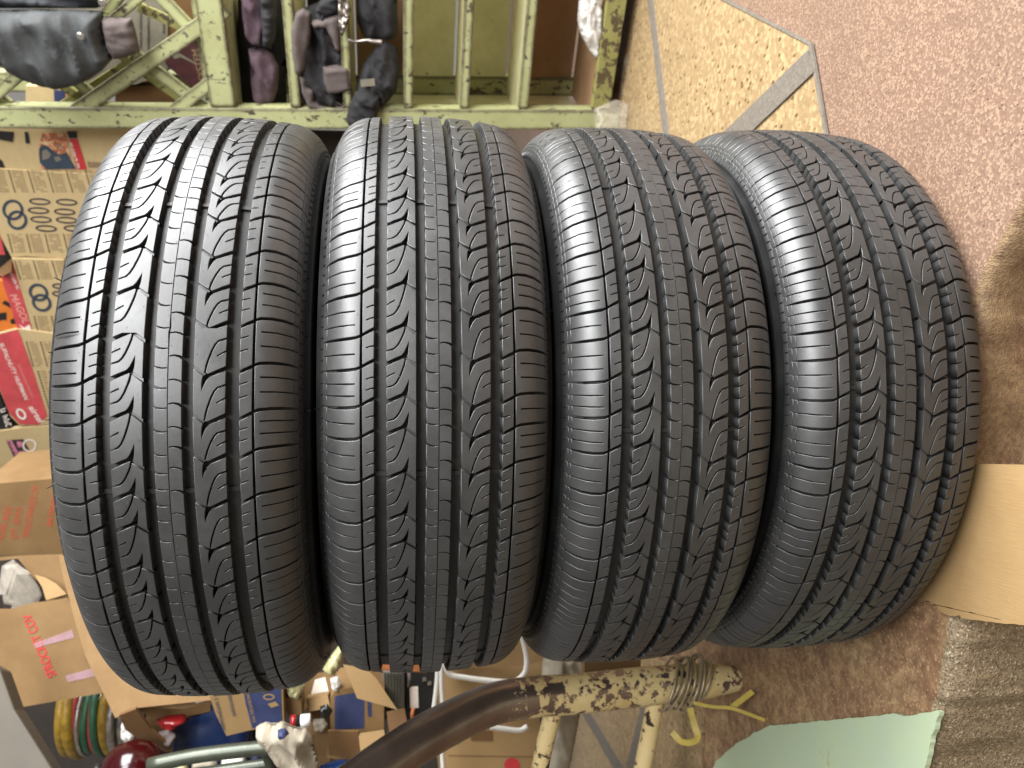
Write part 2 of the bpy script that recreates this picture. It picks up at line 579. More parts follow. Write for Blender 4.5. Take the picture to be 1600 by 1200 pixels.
M['black_plastic'] = plain('black_plastic', srgb(28, 28, 28), .4, 0, 30, .3, .1)
M['blue_plastic'] = plain('blue_plastic', srgb(16, 34, 70), .22, 0, 10, .2, 0)
M['red_plastic'] = plain('red_plastic', srgb(136, 26, 28), .25, 0, 10, .2, 0)
M['red_dark'] = plain('dark_red_gloss', srgb(46, 6, 8), .15, 0, 10, .2, 0)
M['steel_green'] = plain('grey_green_steel', srgb(74, 78, 66), .35, .35, 30, .3, .05)
M['navy_print'] = plain('navy_print', srgb(48, 56, 92), .6, 0, 40, .25, .05)
M['orange_print'] = plain('orange_print', srgb(214, 118, 40), .6, 0, 30, .15, 0)
M['black_print'] = plain('black_print', srgb(34, 30, 32), .6, 0, 60, .3, 0)
M['slate_print'] = plain('slate_print', srgb(52, 64, 78), .6, 0, 40, .2, 0)
M['ring_print'] = plain('ring_print', srgb(64, 58, 64), .6, 0, 90, .5, 0)
M['red_print'] = plain('red_print', srgb(198, 74, 78), .6, 0, 25, .2, 0)
M['crimson_print'] = plain('crimson_print', srgb(186, 46, 50), .6, 0, 25, .15, 0)
M['stamp_red'] = plain('stamp_red', srgb(184, 72, 46), .7, 0, 60, .2, 0)
M['pink_print'] = plain('pink_print', srgb(198, 122, 142), .6, 0, 50, .4, 0)
M['dark_photo'] = plain('dark_photo_print', srgb(64, 44, 50), .5, 0, 90, .7, 0)
M['text_print'] = plain('brown_text_print', srgb(140, 116, 86), .7, 0, 90, .3, 0)
M['white_print'] = plain('white_print', srgb(236, 226, 214), .6, 0, 30, .1, 0)
M['pink_ink'] = plain('pink_ink', srgb(226, 150, 140), .6, 0, 30, .1, 0)
M['maroon'] = plain('maroon_print', srgb(70, 34, 38), .5, 0, 30, .5, 0)
M['grey_paper'] = plain('grey_paper', srgb(118, 112, 98), .7, 0, 20, .25, .05)
M['yellow_tube'] = plain('yellow_rubber', srgb(140, 110, 30), .45, 0, 50, .5, .1)
M['green_tube'] = plain('green_rubber', srgb(40, 84, 58), .45, 0, 50, .4, .1)
M['red_tube'] = plain('red_rubber', srgb(168, 52, 56), .45, 0, 50, .4, .1)
M['foil'] = plain('silver_foil', srgb(170, 162, 154), .28, .8, 90, .5, .6)
M['beam'] = plain('putty_paint', srgb(80, 73, 61), .6, 0, 8, .2, .05)
M['yellow_bag'] = plain('yellow_green_bag', srgb(176, 170, 126), .4, 0, 14, .25, .1)
M['rust_bar'] = plain('rust_bar', srgb(166, 96, 52), .6, 0, 30, .3, .1)
M['grey_metal'] = plain('grey_metal', srgb(126, 118, 108), .45, .3, 60, .25, .1)
M['green_label'] = plain('green_label', srgb(60, 130, 80), .5)
M['painted_shade'] = plain('shade_colour', srgb(38, 30, 24), .9, 0, 12, .4, .1)  # near-black colour that paints the shade of recesses and the dark interior

def film(name, col, alpha, rough=.2):
    m, nt, b = mat(name)
    v = coords(nt, 'Object')
    n = noise_tex(nt, v, 40, 6, .7, .6)
    b.inputs['Base Color'].default_value = col
    b.inputs['Roughness'].default_value = rough
    nt.links.new(ramp(nt, n, [(.3, G4(alpha * .6)), (.7, G4(min(1, alpha * 1.35)))]), b.inputs['Alpha'])
    bump(nt, b, n, .3, .003)
    return m
m_, nt_, b_ = mat('splash_print')
nt_.links.new(ramp(nt_, noise_tex(nt_, coords(nt_, 'Object'), 60, 6, .7, .8), [(.4, srgb(206, 184, 140)), (.5, srgb(190, 96, 60)), (.58, srgb(120, 70, 50)), (.66, srgb(214, 200, 164))]), b_.inputs['Base Color'])
b_.inputs['Roughness'].default_value = .6
M['splash'] = m_
M['film'] = film('clear_film', srgb(186, 176, 160), .30)
M['film_white'] = film('milky_film', srgb(232, 228, 222), .8)
M['tape'] = film('clear_tape', srgb(196, 160, 172), .34, .12)

# ------------------------------------------------------------------ setting: the terrazzo step the stack stands on
floor_plane = Plane((0, 0, 0), (0, 0, 1))
def fl(px, py, z=0.0):
    return floor_plane.hit(px, py, z)

def XY(x, yd): return (x, yd + CAM.y)
edge_ctrl = [(2.6, -.98), (1.0, .09), (.5, .42), (.30, .552), (.162, .643), (.0775, .700), (-.09, .722), (-.244, .727), (-.428, .781), (-.8, .90), (-2.6, 1.5)]
edge_pts = []
for p in catmull([Vector((x, y, 0)) for x, y in edge_ctrl], 24):
    w = noise.noise(Vector((p.x * 23, 3.3, 0))) * .006 + noise.noise(Vector((p.x * 70, 9.3, 0))) * .0025
    edge_pts.append((p.x, p.y + w))
V = [(*XY(x, y + .012), 0) for x, y in edge_pts] + [(-2.6, 4.0, 0), (2.6, 4.0, 0)]
floor = mesh('floor', V, [tuple(range(len(V) - 1, -1, -1))], M['pink'])
fix_normals(floor); floor['kind'] = 'structure'
if floor.data.polygons[0].normal.z < 0: floor.data.flip_normals()
# worn front of the step, rounded over at the top
rows = [(.012, 0.0), (.007, -.0012), (.003, -.004), (.0, -.009), (-.002, -.02), (-.001, -.035), (0, -.055), (.002, -.08), (.002, -.11), (.0, -.15), (.004, -.2), (.004, -.26)]
V, Fc = [], []
dense_edge = []
for i in range(len(edge_pts) - 1):
    for k in range(3):
        t = k / 3
        dense_edge.append((edge_pts[i][0] * (1 - t) + edge_pts[i + 1][0] * t, edge_pts[i][1] * (1 - t) + edge_pts[i + 1][1] * t))
dense_edge.append(edge_pts[-1])
for j, (dy, z) in enumerate(rows):
    for (x, y) in dense_edge:
        q = Vector((x * 34, z * 34, 1.7))
        k = 0 if j == 0 else 1
        rgh = k * (noise.noise(q) * .003 + noise.noise(q * 2.7) * .0012)
        V.append((*XY(x, y + dy - abs(rgh) * .3 + rgh), z + (k * noise.noise(q * 1.9 + Vector((7, 0, 0))) * .0015 if j > 1 else 0)))
n = len(dense_edge)
for j in range(len(rows) - 1):
    for i in range(n - 1):
        Fc.append((j * n + i, (j + 1) * n + i, (j + 1) * n + i + 1, j * n + i + 1))
riser = fix_normals(mesh('step_front', V, Fc, M['riser'], smooth=True)); riser['kind'] = 'structure'
g = mesh('ground', [(-2.6, -2.2, -.255), (2.6, -2.4, -.255), (2.6, .6, -.255), (-2.6, .6, -.255)], [(0, 1, 2, 3)], M['riser'])
g['kind'] = 'structure'

floor['_org'] = tuple(floor.location)
def inlay(name, poly, z, mt):
    pl = Plane((0, 0, z), (0, 0, 1))
    return sheet(name, pl, poly, .004, mt, floor)
# beige terrazzo panel with its dividers, back right
inlay('floor_panel', [(1120, -4), (1265, 69), (1294, 240), (1300, 330), (940, 330), (975, -4)], .0040, M['beige'])
inlay('divider_strip', [(1262, 78), (1272, 112), (1100, 275), (1060, 275)], .0072, M['divider'])
inlay('divider_strip', [(1011, -4), (1019, -4), (1048, 240), (1039, 240)], .0066, M['thin_divider'])
inlay('divider_strip', [(1116, -6), (1121, -8), (1267, 67), (1296, 240), (1292, 240), (1263, 70)], .0062, M['thin_divider'])
# beige panel with dividers, back left
inlay('floor_panel', [(905, 1000), (1060, 1040), (1100, 1120), (1096, 1210), (880, 1210)], .0040, M['beige'])
inlay('divider_strip', [(905, 1108), (918, 1108), (978, 1206), (962, 1206)], .0064, M['divider'])
inlay('divider_strip', [(1005, 1090), (1022, 1090), (992, 1206), (976, 1206)], .0072, M['thin_divider'])

# ------------------------------------------------------------------ the four tyres
R = 0.336
CIRC = 2 * PI * R * 1000.0          # mm
S0, RHO, PHI0 = 68.0, 38.5, math.radians(7.0)

def prof(s):
    """crown profile by arc length s (mm, signed): axial position, drop, normal angle"""
    t = abs(s); sg = 1 if s >= 0 else -1
    if t <= S0:
        phi = PHI0 * t / S0
        rc = S0 / PHI0
        return sg * rc * math.sin(phi), rc * (1 - math.cos(phi)), sg * phi
    phi = PHI0 + (t - S0) / RHO
    rc = S0 / PHI0
    a = rc * math.sin(PHI0) + RHO * (math.sin(phi) - math.sin(PHI0))
    d = rc * (1 - math.cos(PHI0)) + RHO * (math.cos(PHI0) - math.cos(phi))
    return sg * a, d, sg * phi

def place(s, c, h):
    """point of the tread: arc position s, circumference c, depth h below the surface (mm) -> metres, plus normal"""
    a, d, phi = prof(s)
    ax = a - h * math.sin(phi)
    r = R * 1000 - d - h * math.cos(phi)
    th = c / (R * 1000)
    P = (-r * math.sin(th) / 1000, -r * math.cos(th) / 1000, -ax / 1000)
    Nn = Vector((-math.cos(phi) * math.sin(th), -math.cos(phi) * math.cos(th), -math.sin(phi)))
    ts = Vector((math.sin(phi) * math.sin(th), math.sin(phi) * math.cos(th), -math.cos(phi)))
    tc = Vector((-math.cos(th), math.sin(th), 0))
    return P, Nn, ts, tc

def stroke(pts, w):
    """polygon round a polyline; w is a width or one per point"""
    n = len(pts)
    ws = w if isinstance(w, (list, tuple)) else [w] * n
    L, Rr = [], []
    for i in range(n):
        x0, y0 = pts[max(0, i - 1)]; x1, y1 = pts[min(n - 1, i + 1)]
        dx, dy = x1 - x0, y1 - y0; l = math.hypot(dx, dy)
        nx, ny = -dy / l, dx / l
        L.append((pts[i][0] + nx * ws[i] / 2, pts[i][1] + ny * ws[i] / 2))
        Rr.append((pts[i][0] - nx * ws[i] / 2, pts[i][1] - ny * ws[i] / 2))
    return L + Rr[::-1]

# pitch lengths vary round the tyre, as moulded treads do
pit = []
while sum(pit) < CIRC - 10:
    pit.append(random.choice([27.5, 32.7, 32.7, 39.0, 39.0]))
kk = CIRC / sum(pit)
pit = [p * kk for p in pit]
start = np.concatenate([[0], np.cumsum(pit)])

strips = {
    'centre': (-10.7, -0.55), 'chevron': (-44.5, -19.5), 'inner': (-65.1, -55.3), 'shoulder': (-113.0, -67.1)}
cuts = {k: [] for k in strips}       # polygons cut right through
shal = {k: [] for k in strips}       # (polygon, depth) shallow cuts with a floor of their own
nubs = {k: [] for k in strips}       # moulding nubs left on the surface
for i, P in enumerate(pit):
    c0 = float(start[i]); k = P / 33.4
    cs = lambda pts: [(s, c0 + c * k) for s, c in pts]
    ab = lambda pts: [(s, c0 + c) for s, c in pts]
    # chevron rib: cross groove, pointed notch, shallow tie groove, long curved sipe, short sipe
    cuts['chevron'].append(stroke(ab([(-46.5, 6.4), (-38.5, 2.7), (-30.6, -.9)]), [3.5, 3.1, 2.9]))
    cuts['chevron'].append(ab([(-31.8, -2.0), (-29.6, -4.6), (-27.7, -8.6), (-25.8, -14.0), (-26.0, -8), (-26.3, -4), (-27.2, -.2), (-29.6, 1.4)]))
    shal['chevron'].append((stroke(ab([(-28.3, .2), (-17.5, 7.7)]), 2.4), 2.8))
    cuts['chevron'].append(stroke(cs([(-28.5, 1.6), (-29.4, 6), (-30.8, 10.5), (-33.3, 17), (-35.9, 21.8), (-38.5, 24.4), (-46.5, 27.0)]), 1.25))
    if P > 29:
        cuts['chevron'].append(stroke(cs([(-46.5, 18.2), (-41.5, 15.5), (-37.6, 13.5)]), .9))
    # inner shoulder rib
    cuts['inner'].append(stroke(ab([(-53.5, 1.3), (-60, 4.8), (-67.5, 8.8)]), 2.6))
    for c in ((16.6, 26.2) if P > 29 else (20.5,)):
        cuts['inner'].append(stroke(cs([(-53.5, c), (-57.5, c + 1.0), (-61.8, c + 2.4)]), [1.05, .95, .8]))
    # shoulder
    cuts['shoulder'].append(stroke(ab([(-66, 8.0), (-68.2, 9.1), (-71, 10.1), (-80, 10.8), (-90, 10.9), (-100, 10.5), (-107, 10.0), (-114, 9.4)]), [2.1, 2.3, 2.6, 2.7, 2.6, 2.2, 1.6, 1.2]))
    for f in ((.37, .69) if P > 29 else (.5,)):
        c = 10.3 + f * P
        cuts['shoulder'].append(stroke([(-71.5, c0 + c + .3), (-85, c0 + c + .4), (-98, c0 + c), (-111.5, c0 + c - .8)], [1.1, 1.1, .9, .7]))
    # centre rib
    cuts['centre'].append(stroke(cs([(-11.8, 11.2), (-8.6, 12.9), (-4.5, 13.6), (-.9, 13.1)]), [2.3, 1.6, .9, .7]))
    cuts['centre'].append(stroke(cs([(-11.8, 28.0), (-8.6, 29.4), (-4.5, 30.1), (-.9, 29.7)]), [1.1, 1.0, .85, .7]))
    for st, ss in (('chevron', (-42.5, -33, -22)), ('shoulder', (-69.5, -95)), ('inner', (-63.8,)), ('centre', (-2.2,))):
        for s in ss:
            nubs[st].append((s + random.uniform(-.8, .8), c0 + random.uniform(.1, .9) * P))
shal['shoulder'].append(([(-103.4, -1), (-103.4, CIRC + 1), (-102.7, CIRC + 1), (-102.7, -1)], .7))
shal['shoulder'].append(([(-108.2, -1), (-108.2, CIRC + 1), (-107.5, CIRC + 1), (-107.5, -1)], .7))

CH = 0.55     # edge rounding (mm)
DEPTH = 8.3

def build_strip(key):
    s0, s1 = strips[key]
    pts, faces = [], []
    def add_poly(poly):
        i = len(pts); pts.extend(Vector(p) for p in poly); faces.append(list(range(i, i + len(poly))))
    def ccw(poly):
        A = sum(poly[i][0] * poly[(i + 1) % len(poly)][1] - poly[(i + 1) % len(poly)][0] * poly[i][1] for i in range(len(poly)))
        return poly if A > 0 else poly[::-1]
    add_poly(ccw([(s0, 0), (s1, 0), (s1, CIRC), (s0, CIRC)]))
    for p in cuts[key]: add_poly(ccw(p))
    nc = len(cuts[key])
    for p, _ in shal[key]: add_poly(ccw(p))
    ns = max(2, int(round((s1 - s0) / 5.0)))
    nr = int(CIRC / 5.5)
    for a in range(1, ns):
        for b in range(1, nr):
            pts.append(Vector((s0 + (s1 - s0) * (a + .23 * (b % 2)) / ns, CIRC * b / nr)))
    v2, e2, f2, ov, oe, of = delaunay_2d_cdt(pts, [], faces, 0, 1e-4, True)
    tris, depth = [], []
    for t, src in zip(f2, of):
        src = set(src)
        if 0 not in src: continue
        if any(1 <= q <= nc for q in src): continue
        d = 0.0
        for q in src:
            if q > nc: d = max(d, shal[key][q - 1 - nc][1])
        tris.append(tuple(t)); depth.append(d)
    # neighbours
    em = {}
    for ti, t in enumerate(tris):
        for k in range(3):
            a, b = t[k], t[(k + 1) % 3]
            em.setdefault((min(a, b), max(a, b)), []).append(ti)
    par = list(range(len(tris)))
    def find(x):
        while par[x] != x:
            par[x] = par[par[x]]; x = par[x]
        return x
    for ts in em.values():
        if len(ts) == 2: par[find(ts[0])] = find(ts[1])
    comps = {}
    for ti in range(len(tris)): comps.setdefault(find(ti), []).append(ti)
    meshes = []
    for ids in comps.values():
        area2 = sum(abs((v2[tris[t][1]] - v2[tris[t][0]]).cross(v2[tris[t][2]] - v2[tris[t][0]])) for t in ids)
        if area2 < 12: continue
        idset = set(ids)
        out = {}     # outward 2D normal per boundary vertex of the top
        bedges = []
        for t in ids:
            if depth[t] > 0: continue
            for k in range(3):
                a, b = tris[t][k], tris[t][(k + 1) % 3]
                nb = [q for q in em[(min(a, b), max(a, b))] if q != t]
                if nb and nb[0] in idset and depth[nb[0]] == 0: continue
                e = (v2[b] - v2[a]).normalized()
                nrm = Vector((e.y, -e.x))
                # strip ends (seam) stay open
                if abs(v2[a].y - v2[b].y) < 1e-3 and (v2[a].y < 1e-3 or v2[a].y > CIRC - 1e-3): continue
                bedges.append((a, b, (depth[nb[0]] if nb and nb[0] in idset else DEPTH), nrm))
                for q in (a, b): out[q] = out.get(q, Vector((0, 0))) + nrm
        for q in out:
            if out[q].length > 1e-6: out[q].normalize()
        V, Nn, Fc = [], [], []
        top, low = {}, {}
        def vtop(q):
            if q not in top:
                p = v2[q]
                if q in out: p = p - out[q] * CH
                P, n, _, _ = place(p.x, p.y, 0.0)
                top[q] = len(V); V.append(P); Nn.append(n)
            return top[q]
        for t in ids:
            a, b, c = tris[t]
            if depth[t] == 0:
                Fc.append((vtop(c), vtop(b), vtop(a)))
            else:
                f = []
                for q in (c, b, a):
                    kq = (q, depth[t])
                    if kq not in low:
                        P, n, _, _ = place(v2[q].x, v2[q].y, depth[t])
                        low[kq] = len(V); V.append(P); Nn.append(n)
                    f.append(low[kq])
                Fc.append(tuple(f))
        mid, bot = {}, {}
        for a, b, d, nrm in bedges:
            for q in (a, b):
                if q not in mid:
                    o = out[q]
                    P, n, ts, tc = place(v2[q].x, v2[q].y, CH)
                    w = (ts * o.x + tc * o.y)
                    mid[q] = len(V); V.append(P); Nn.append((w * .8 + n * .6).normalized())
                if (q, d) not in bot:
                    o = out[q]
                    P1, n1, ts, tc = place(v2[q].x, v2[q].y, CH + .05)
                    dr = 1.3 if (d > 5 and (abs(v2[q].x - s0) < .01 or abs(v2[q].x - s1) < .01) and key != 'shoulder' and abs(v2[q].x) > 2) else 0.0
                    P, n, ts, tc = place(v2[q].x + o.x * dr, v2[q].y, d)
                    w = (ts * o.x + tc * o.y).normalized()
                    i1 = len(V); V.append(P1); Nn.append(w)
                    i2 = len(V); V.append(P); Nn.append(w)
                    bot[(q, d)] = (i1, i2)
            Fc.append((top[a], top[b], mid[b], mid[a]))
            A1, A2 = bot[(a, d)]; B1, B2 = bot[(b, d)]
            Fc.append((mid[a], mid[b], B1, A1))
            Fc.append((A1, B1, B2, A2))
        cs_ = [v2[tris[t][0]].y for t in ids]
        lo, hi = min(cs_), max(cs_)
        for (s, c) in nubs[key]:
            if not (lo + 2 < c < hi - 2): continue
            hit = None
            for t in (ids if len(ids) < 400 else ()):
                if depth[t]: continue
                A, B, C = (v2[q] for q in tris[t])
                p = Vector((s, c))
                if (B - A).cross(p - A) >= 0 and (C - B).cross(p - B) >= 0 and (A - C).cross(p - C) >= 0:
                    hit = t; break
            if hit is None and len(ids) < 400: continue
            r_ = .42
            base = len(V)
            for k in range(5):
                an = 2 * PI * k / 5
                P, n, ts, tc = place(s + r_ * math.cos(an), c + r_ * math.sin(an), -.0)
                V.append(P); Nn.append((ts * math.cos(an) + tc * math.sin(an) + n * .6).normalized())
            P, n, *_ = place(s, c, -.55)
            V.append(P); Nn.append(n)
            for k in range(5): Fc.append((base + (k + 1) % 5, base + k, base + 5))
        meshes.append(((lo + hi) / 2, V, Nn, Fc))
    meshes.sort(key=lambda q: q[0])
    return meshes

def to_mesh(name, V, Nn, Fc, mt):
    me = bpy.data.meshes.new(name)
    me.from_pydata(V, [], Fc)
    me.polygons.foreach_set('use_smooth', [True] * len(me.polygons))
    me.update()
    me.normals_split_custom_set_from_vertices([tuple(n) for n in Nn])
    me.materials.append(mt)
    return me

tread = {}
for key, nm in (('centre', 'centre_rib'), ('chevron', 'chevron_rib'), ('inner', 'inner_block'), ('shoulder', 'shoulder_block')):
    ms = build_strip(key)
    if key in ('centre', 'chevron'):      # one continuous rib each
        V, Nn, Fc = [], [], []
        for _, v, n_, f in ms:
            o = len(V); V += v; Nn += n_; Fc += [tuple(i + o for i in q) for q in f]
        tread[nm] = [to_mesh(nm, V, Nn, Fc, M['tread'])]
    else:
        tread[nm] = [to_mesh(nm, v, n_, f, M['tread']) for _, v, n_, f in ms]

def lathe(profile, seg, name, mt, close=False):
    V, Fc = [], []
    for k in range(seg):
        a = 2 * PI * k / seg
        for ax, r in profile: V.append((-r * math.sin(a), -r * math.cos(a), -ax))
    n = len(profile)
    for k in range(seg):
        k2 = (k + 1) % seg
        for i in range(n - 1 if not close else n):
            j = (i + 1) % n
            Fc.append((k * n + i, k * n + j, k2 * n + j, k2 * n + i))
    me = bpy.data.meshes.new(name)
    me.from_pydata(V, [], Fc)
    bm = bmesh.new(); bm.from_mesh(me)
    bmesh.ops.recalc_face_normals(bm, faces=bm.faces)
    bm.to_mesh(me); bm.free()
    me.polygons.foreach_set('use_smooth', [True] * len(me.polygons))
    me.materials.append(mt)
    return me

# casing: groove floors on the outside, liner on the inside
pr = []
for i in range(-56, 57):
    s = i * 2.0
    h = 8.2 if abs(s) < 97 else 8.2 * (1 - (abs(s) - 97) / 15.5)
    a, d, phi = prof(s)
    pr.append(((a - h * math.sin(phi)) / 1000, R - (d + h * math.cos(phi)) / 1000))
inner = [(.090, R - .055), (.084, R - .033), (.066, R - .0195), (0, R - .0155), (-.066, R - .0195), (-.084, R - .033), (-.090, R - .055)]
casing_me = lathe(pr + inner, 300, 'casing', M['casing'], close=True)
# tread wear bars on the floors of the four main grooves
bm = bmesh.new(); bm.from_mesh(casing_me)
for g0, g1 in ((-54.6, -45.2), (-18.8, -11.0), (11.0, 18.8), (45.2, 54.6)):
    for k in range(8):
        c = CIRC * (k + .5) / 8
        v = []
        for (dc, h) in ((-2.6, 8.4), (-2.0, 6.3), (2.0, 6.3), (2.6, 8.4)):
            for s in (g0 - .5, g1 + .5):
                v.append(bm.verts.new(place(s, c + dc, h)[0]))
        for q in range(3):
            f = bm.faces.new((v[2 * q], v[2 * q + 2], v[2 * q + 3], v[2 * q + 1]))
            f.normal_update()
            cen = f.calc_center_median()
            if f.normal.dot(Vector((cen.x, cen.y, 0))) < 0: f.normal_flip()
bm.to_mesh(casing_me); bm.free()

a_, d_, ph_ = prof(112.0)
a_ /= 1000; rs = R - d_ / 1000
side_prof = [(a_ - .004, rs + .0020), (a_ - .0003, rs - .0002), (a_ + .0009, rs - .0030), (a_ + .0024, rs - .0046), (a_ + .0027, rs - .0075), (a_ + .0020, rs - .0088),
             (.1066, R - .042), (.1078, R - .050), (.1085, R - .058), (.1088, R - .066), (.1087, R - .075), (.1080, R - .085), (.1066, R - .092), (.1048, R - .0955), (.1050, R - .0975), (.1030, R - .1010),
             (.098, R - .110), (.092, .2150), (.086, .2075), (.079, .2040), (.072, .2050), (.070, .2110), (.078, .2250), (.088, .2480), (.0915, R - .066), (.0905, R - .055), (.091, R - .045)]
side_me = lathe(side_prof, 220, 'sidewall', M['side'])
# thin moulded spokes on the outer sidewall ring
bm = bmesh.new(); bm.from_mesh(side_me)
for k in range(190):
    a = 2 * PI * k / 190
    for (ax0, r0, ax1, r1) in ((a_ + .0003, rs - .0008, a_ + .0024, rs - .0045),):
        w = .0007
        t = Vector((-math.cos(a), math.sin(a), 0)); rr = Vector((-math.sin(a), -math.cos(a), 0)); z = Vector((0, 0, -1))
        n_ = (z * .9 + rr * .4).normalized()
        p0 = rr * r0 + z * ax0; p1 = rr * r1 + z * ax1
        vs = [bm.verts.new(p) for p in (p0 - t * w, p0 + n_ * .0008, p0 + t * w, p1 - t * w, p1 + n_ * .0008, p1 + t * w)]
        for q in ((0, 1, 4, 3), (1, 2, 5, 4)):
            f = bm.faces.new([vs[i] for i in q]); f.normal_update()
            if f.normal.dot(n_) < 0: f.normal_flip()
bm.to_mesh(side_me); bm.free()

def spew_mesh():
    V, Fc = [], []
    r2 = random.Random(3)
    for k in range(9):
        a = r2.uniform(0, 2 * PI); ax = a_ + .004 + r2.uniform(-.001, .003); r0 = rs - r2.uniform(.006, .014)
        rr = Vector((-math.sin(a), -math.cos(a), 0)); z = Vector((0, 0, -1))
        p = rr * r0 + z * (ax - .002)
        d = (rr * r2.uniform(.7, 1) + z * r2.uniform(-.1, .5)).normalized()
        v, f = tube_geo([p, p + d * .004, p + d * .008 + z * .001], [.0005, .00045, .0003], 5)
        o = len(V); V += v; Fc += [tuple(i + o for i in q) for q in f]
    me = bpy.data.meshes.new('vent_hairs'); me.from_pydata([tuple(v) for v in V], [], Fc); me.materials.append(M['side'])
    return me
spew = spew_mesh()

def put(name, me, parent, mx):
    o = bpy.data.objects.new(name, me); COL.objects.link(o)
    o.parent = parent; o.matrix_local = mx
    return o

FLIP = Matrix.Rotation(PI, 4, 'Y')
tyres = [
    (( -.024, -.006, .764), 11.3, 'topmost car tyre of the stack, nearest the printed cartons, brightest tread', (0.0, 0.0)),
    (( -.012, -.002, .545), 101.0, 'second car tyre from the top of the stack, below the topmost one', (0.0, 0.0)),
    (( -.013,  .002, .327), 197.5, 'third car tyre from the top of the stack, beside the end of the flaking pipe', (0.0, 0.0)),
    (( -.006,  .000, .109), 293.0, 'bottom car tyre of the stack, resting on the terrazzo step', (0.0, 0.0))]
for loc, rz, lab, tilt in tyres:
    t = empty('car_tyre', loc)
    t.rotation_euler = (math.radians(tilt[0]), math.radians(tilt[1]), math.radians(rz))
    tag(t, lab, 'tyre', 'four used car tyres stacked flat')
    I = Matrix.Identity(4)
    put('casing', casing_me, t, I)
    w1 = put('sidewall', side_me, t, I); w2 = put('sidewall', side_me, t, FLIP)
    h1 = put('vent_hairs', spew, w1, I); h2 = put('vent_hairs', spew, w2, I)
    h1['kind'] = 'stuff'; h2['kind'] = 'stuff'
    for mx in (I, Matrix.Rotation(.013, 4, 'Z') @ FLIP):
        for nm in ('centre_rib', 'chevron_rib', 'inner_block', 'shoulder_block'):
            for me in tread[nm]: put(nm, me, t, mx)

# ------------------------------------------------------------------ the green rack on the right
EU = Vector((.80, -.60, 0)); EW = Vector((.60, .80, 0)); UP = Vector((0, 0, 1))
CB = Vector((.697, .982, 0))
def C(u, w, z): return CB + EU * (u - .045 * z) + EW * w + UP * z
PF = Plane(C(0, 0, 0), -EW)               # front of the rack
rack = thing('shelf_rack', C(0, 0, 0))
tag(rack, 'chipped pale green wooden rack with narrow shelves and a lattice top, right of the tyres', 'rack')
def rbox(name, u0, u1, w0, w1, z0, z1, mt, bev=.003, sub=None):
    q = [C(u0, w0, z0), C(u1, w0, z0), C(u1, w0, z1), C(u0, w0, z1)]
    return prism(name, q, EW * (w1 - w0), mt, sub or rack, bev)
DEP = .30
rbox('corner_post', -.022, .030, -.004, .045, 0, 1.95, M['green'])
rbox('corner_post', .70, .75, -.004, .045, 0, 1.95, M['green'])
rbox('rear_post', -.022, .030, DEP - .01, DEP + .035, 0, 1.95, M['green'])
zs = [(.035, .050, 'olive'), (.252, .026, 'green'), (.405, .024, 'green'), (.548, .024, 'green'), (.700, .022, 'green'), (.826, .026, 'green'), (.985, .060, 'green')]
for z, h, mt in zs:
    sh = rbox('shelf', -.018, .698, .024, DEP - .0005, z + .004, z + h - .006, M['green_back' if mt == 'green' else 'brown_wood'])
    rbox('shelf_edge', .032, .698, .000, .022, z, z + h, M[mt], .003, sh)
# back boards, one for each opening
backs = ['brown_wood', 'green_back', 'green_back', 'brown_wood', 'painted_shade', 'painted_shade']  # upper two boards: shade of the deep openings put into their colour
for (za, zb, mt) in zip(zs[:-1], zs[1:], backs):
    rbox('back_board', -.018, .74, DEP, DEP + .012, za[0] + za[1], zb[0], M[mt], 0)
# left side panel lower down, open higher up
rbox('side_panel', -.0205, -.0195, .047, DEP - .012, .09, .97, M['green_back'], 0)
# lattice of the upper part
def lat(p0, p1, w, d, off):
    a, b = PF.hit(*p0, off), PF.hit(*p1, off)
    bar('lattice_bar', a, b, w, d, -EW, M['green'], rack, .0025)
lat((352, 14), (105, 185), .036, .020, -.004)
lat((196, -60), (352, 104), .030, .018, -.026)
lat((206, 84), (345, 190), .030, .018, -.026)
lat((352, 112), (262, 182), .030, .018, -.004)
lat((98, 112), (182, 182), .026, .018, -.026)
lat((54, 96), (-20, 160), .026, .018, -.004)
lat((40, 186), (-20, 140), .026, .018, -.026)
lat((140, 60), (250, -30), .022, .014, -.026)
lat((352, -40), (300, -4), .030, .018, -.004)
lat((196, -20), (98, 112), .024, .016, -.05)
# second lattice further back
for p0, p1 in (((150, 60), (330, 190)), ((215, 10), (340, 70)), ((170, 185), (90, 130)), ((60, 190), (200, 100))):
    a, b = PF.hit(*p0, -.075), PF.hit(*p1, -.075)
    bar('lattice_bar', a, b, .022, .014, -EW, M['olive'], rack, .002)
rbox('lower_rail', .032, .698, .050, .066, 1.052, 1.066, M['green'])

# printed cartons standing behind the lattice
PB = Plane(C(0, .22, 0), -EW)
bx_ = sheet('carton', PB, [(60, -40), (262, -40), (262, 112), (212, 132), (60, 132)], .06, M['grey_paper'])
tag(bx_, 'grey printed carton with fine lines of print behind the rack lattice', 'carton')
for k, (x, y0, y1) in enumerate(((205, 40, 84), (222, 8, 95), (234, 6, 90), (258, 20, 52))):
    scribble(PB, (x, y1), (x, y0), 4.0, M['black_print'], bx_, .001, k)
bx_ = sheet('carton', Plane(C(0, .20, 0), -EW), [(264, 64), (340, 64), (340, 132), (300, 136), (258, 100)], .05, M['maroon'])
tag(bx_, 'maroon carton printed SYSTEM behind the rack lattice', 'carton')
PS = Plane(C(0, .20, 0), -EW)
lettering('SYSTEM', PS, (322, 126), (310, 78), 9, M['text_print'], bx_, .001)
quads('print', PS, [[(266, 78), (276, 74), (281, 90), (272, 92)], [(278, 82), (306, 98), (305, 100), (276, 86)]], M['grey_paper'], bx_)
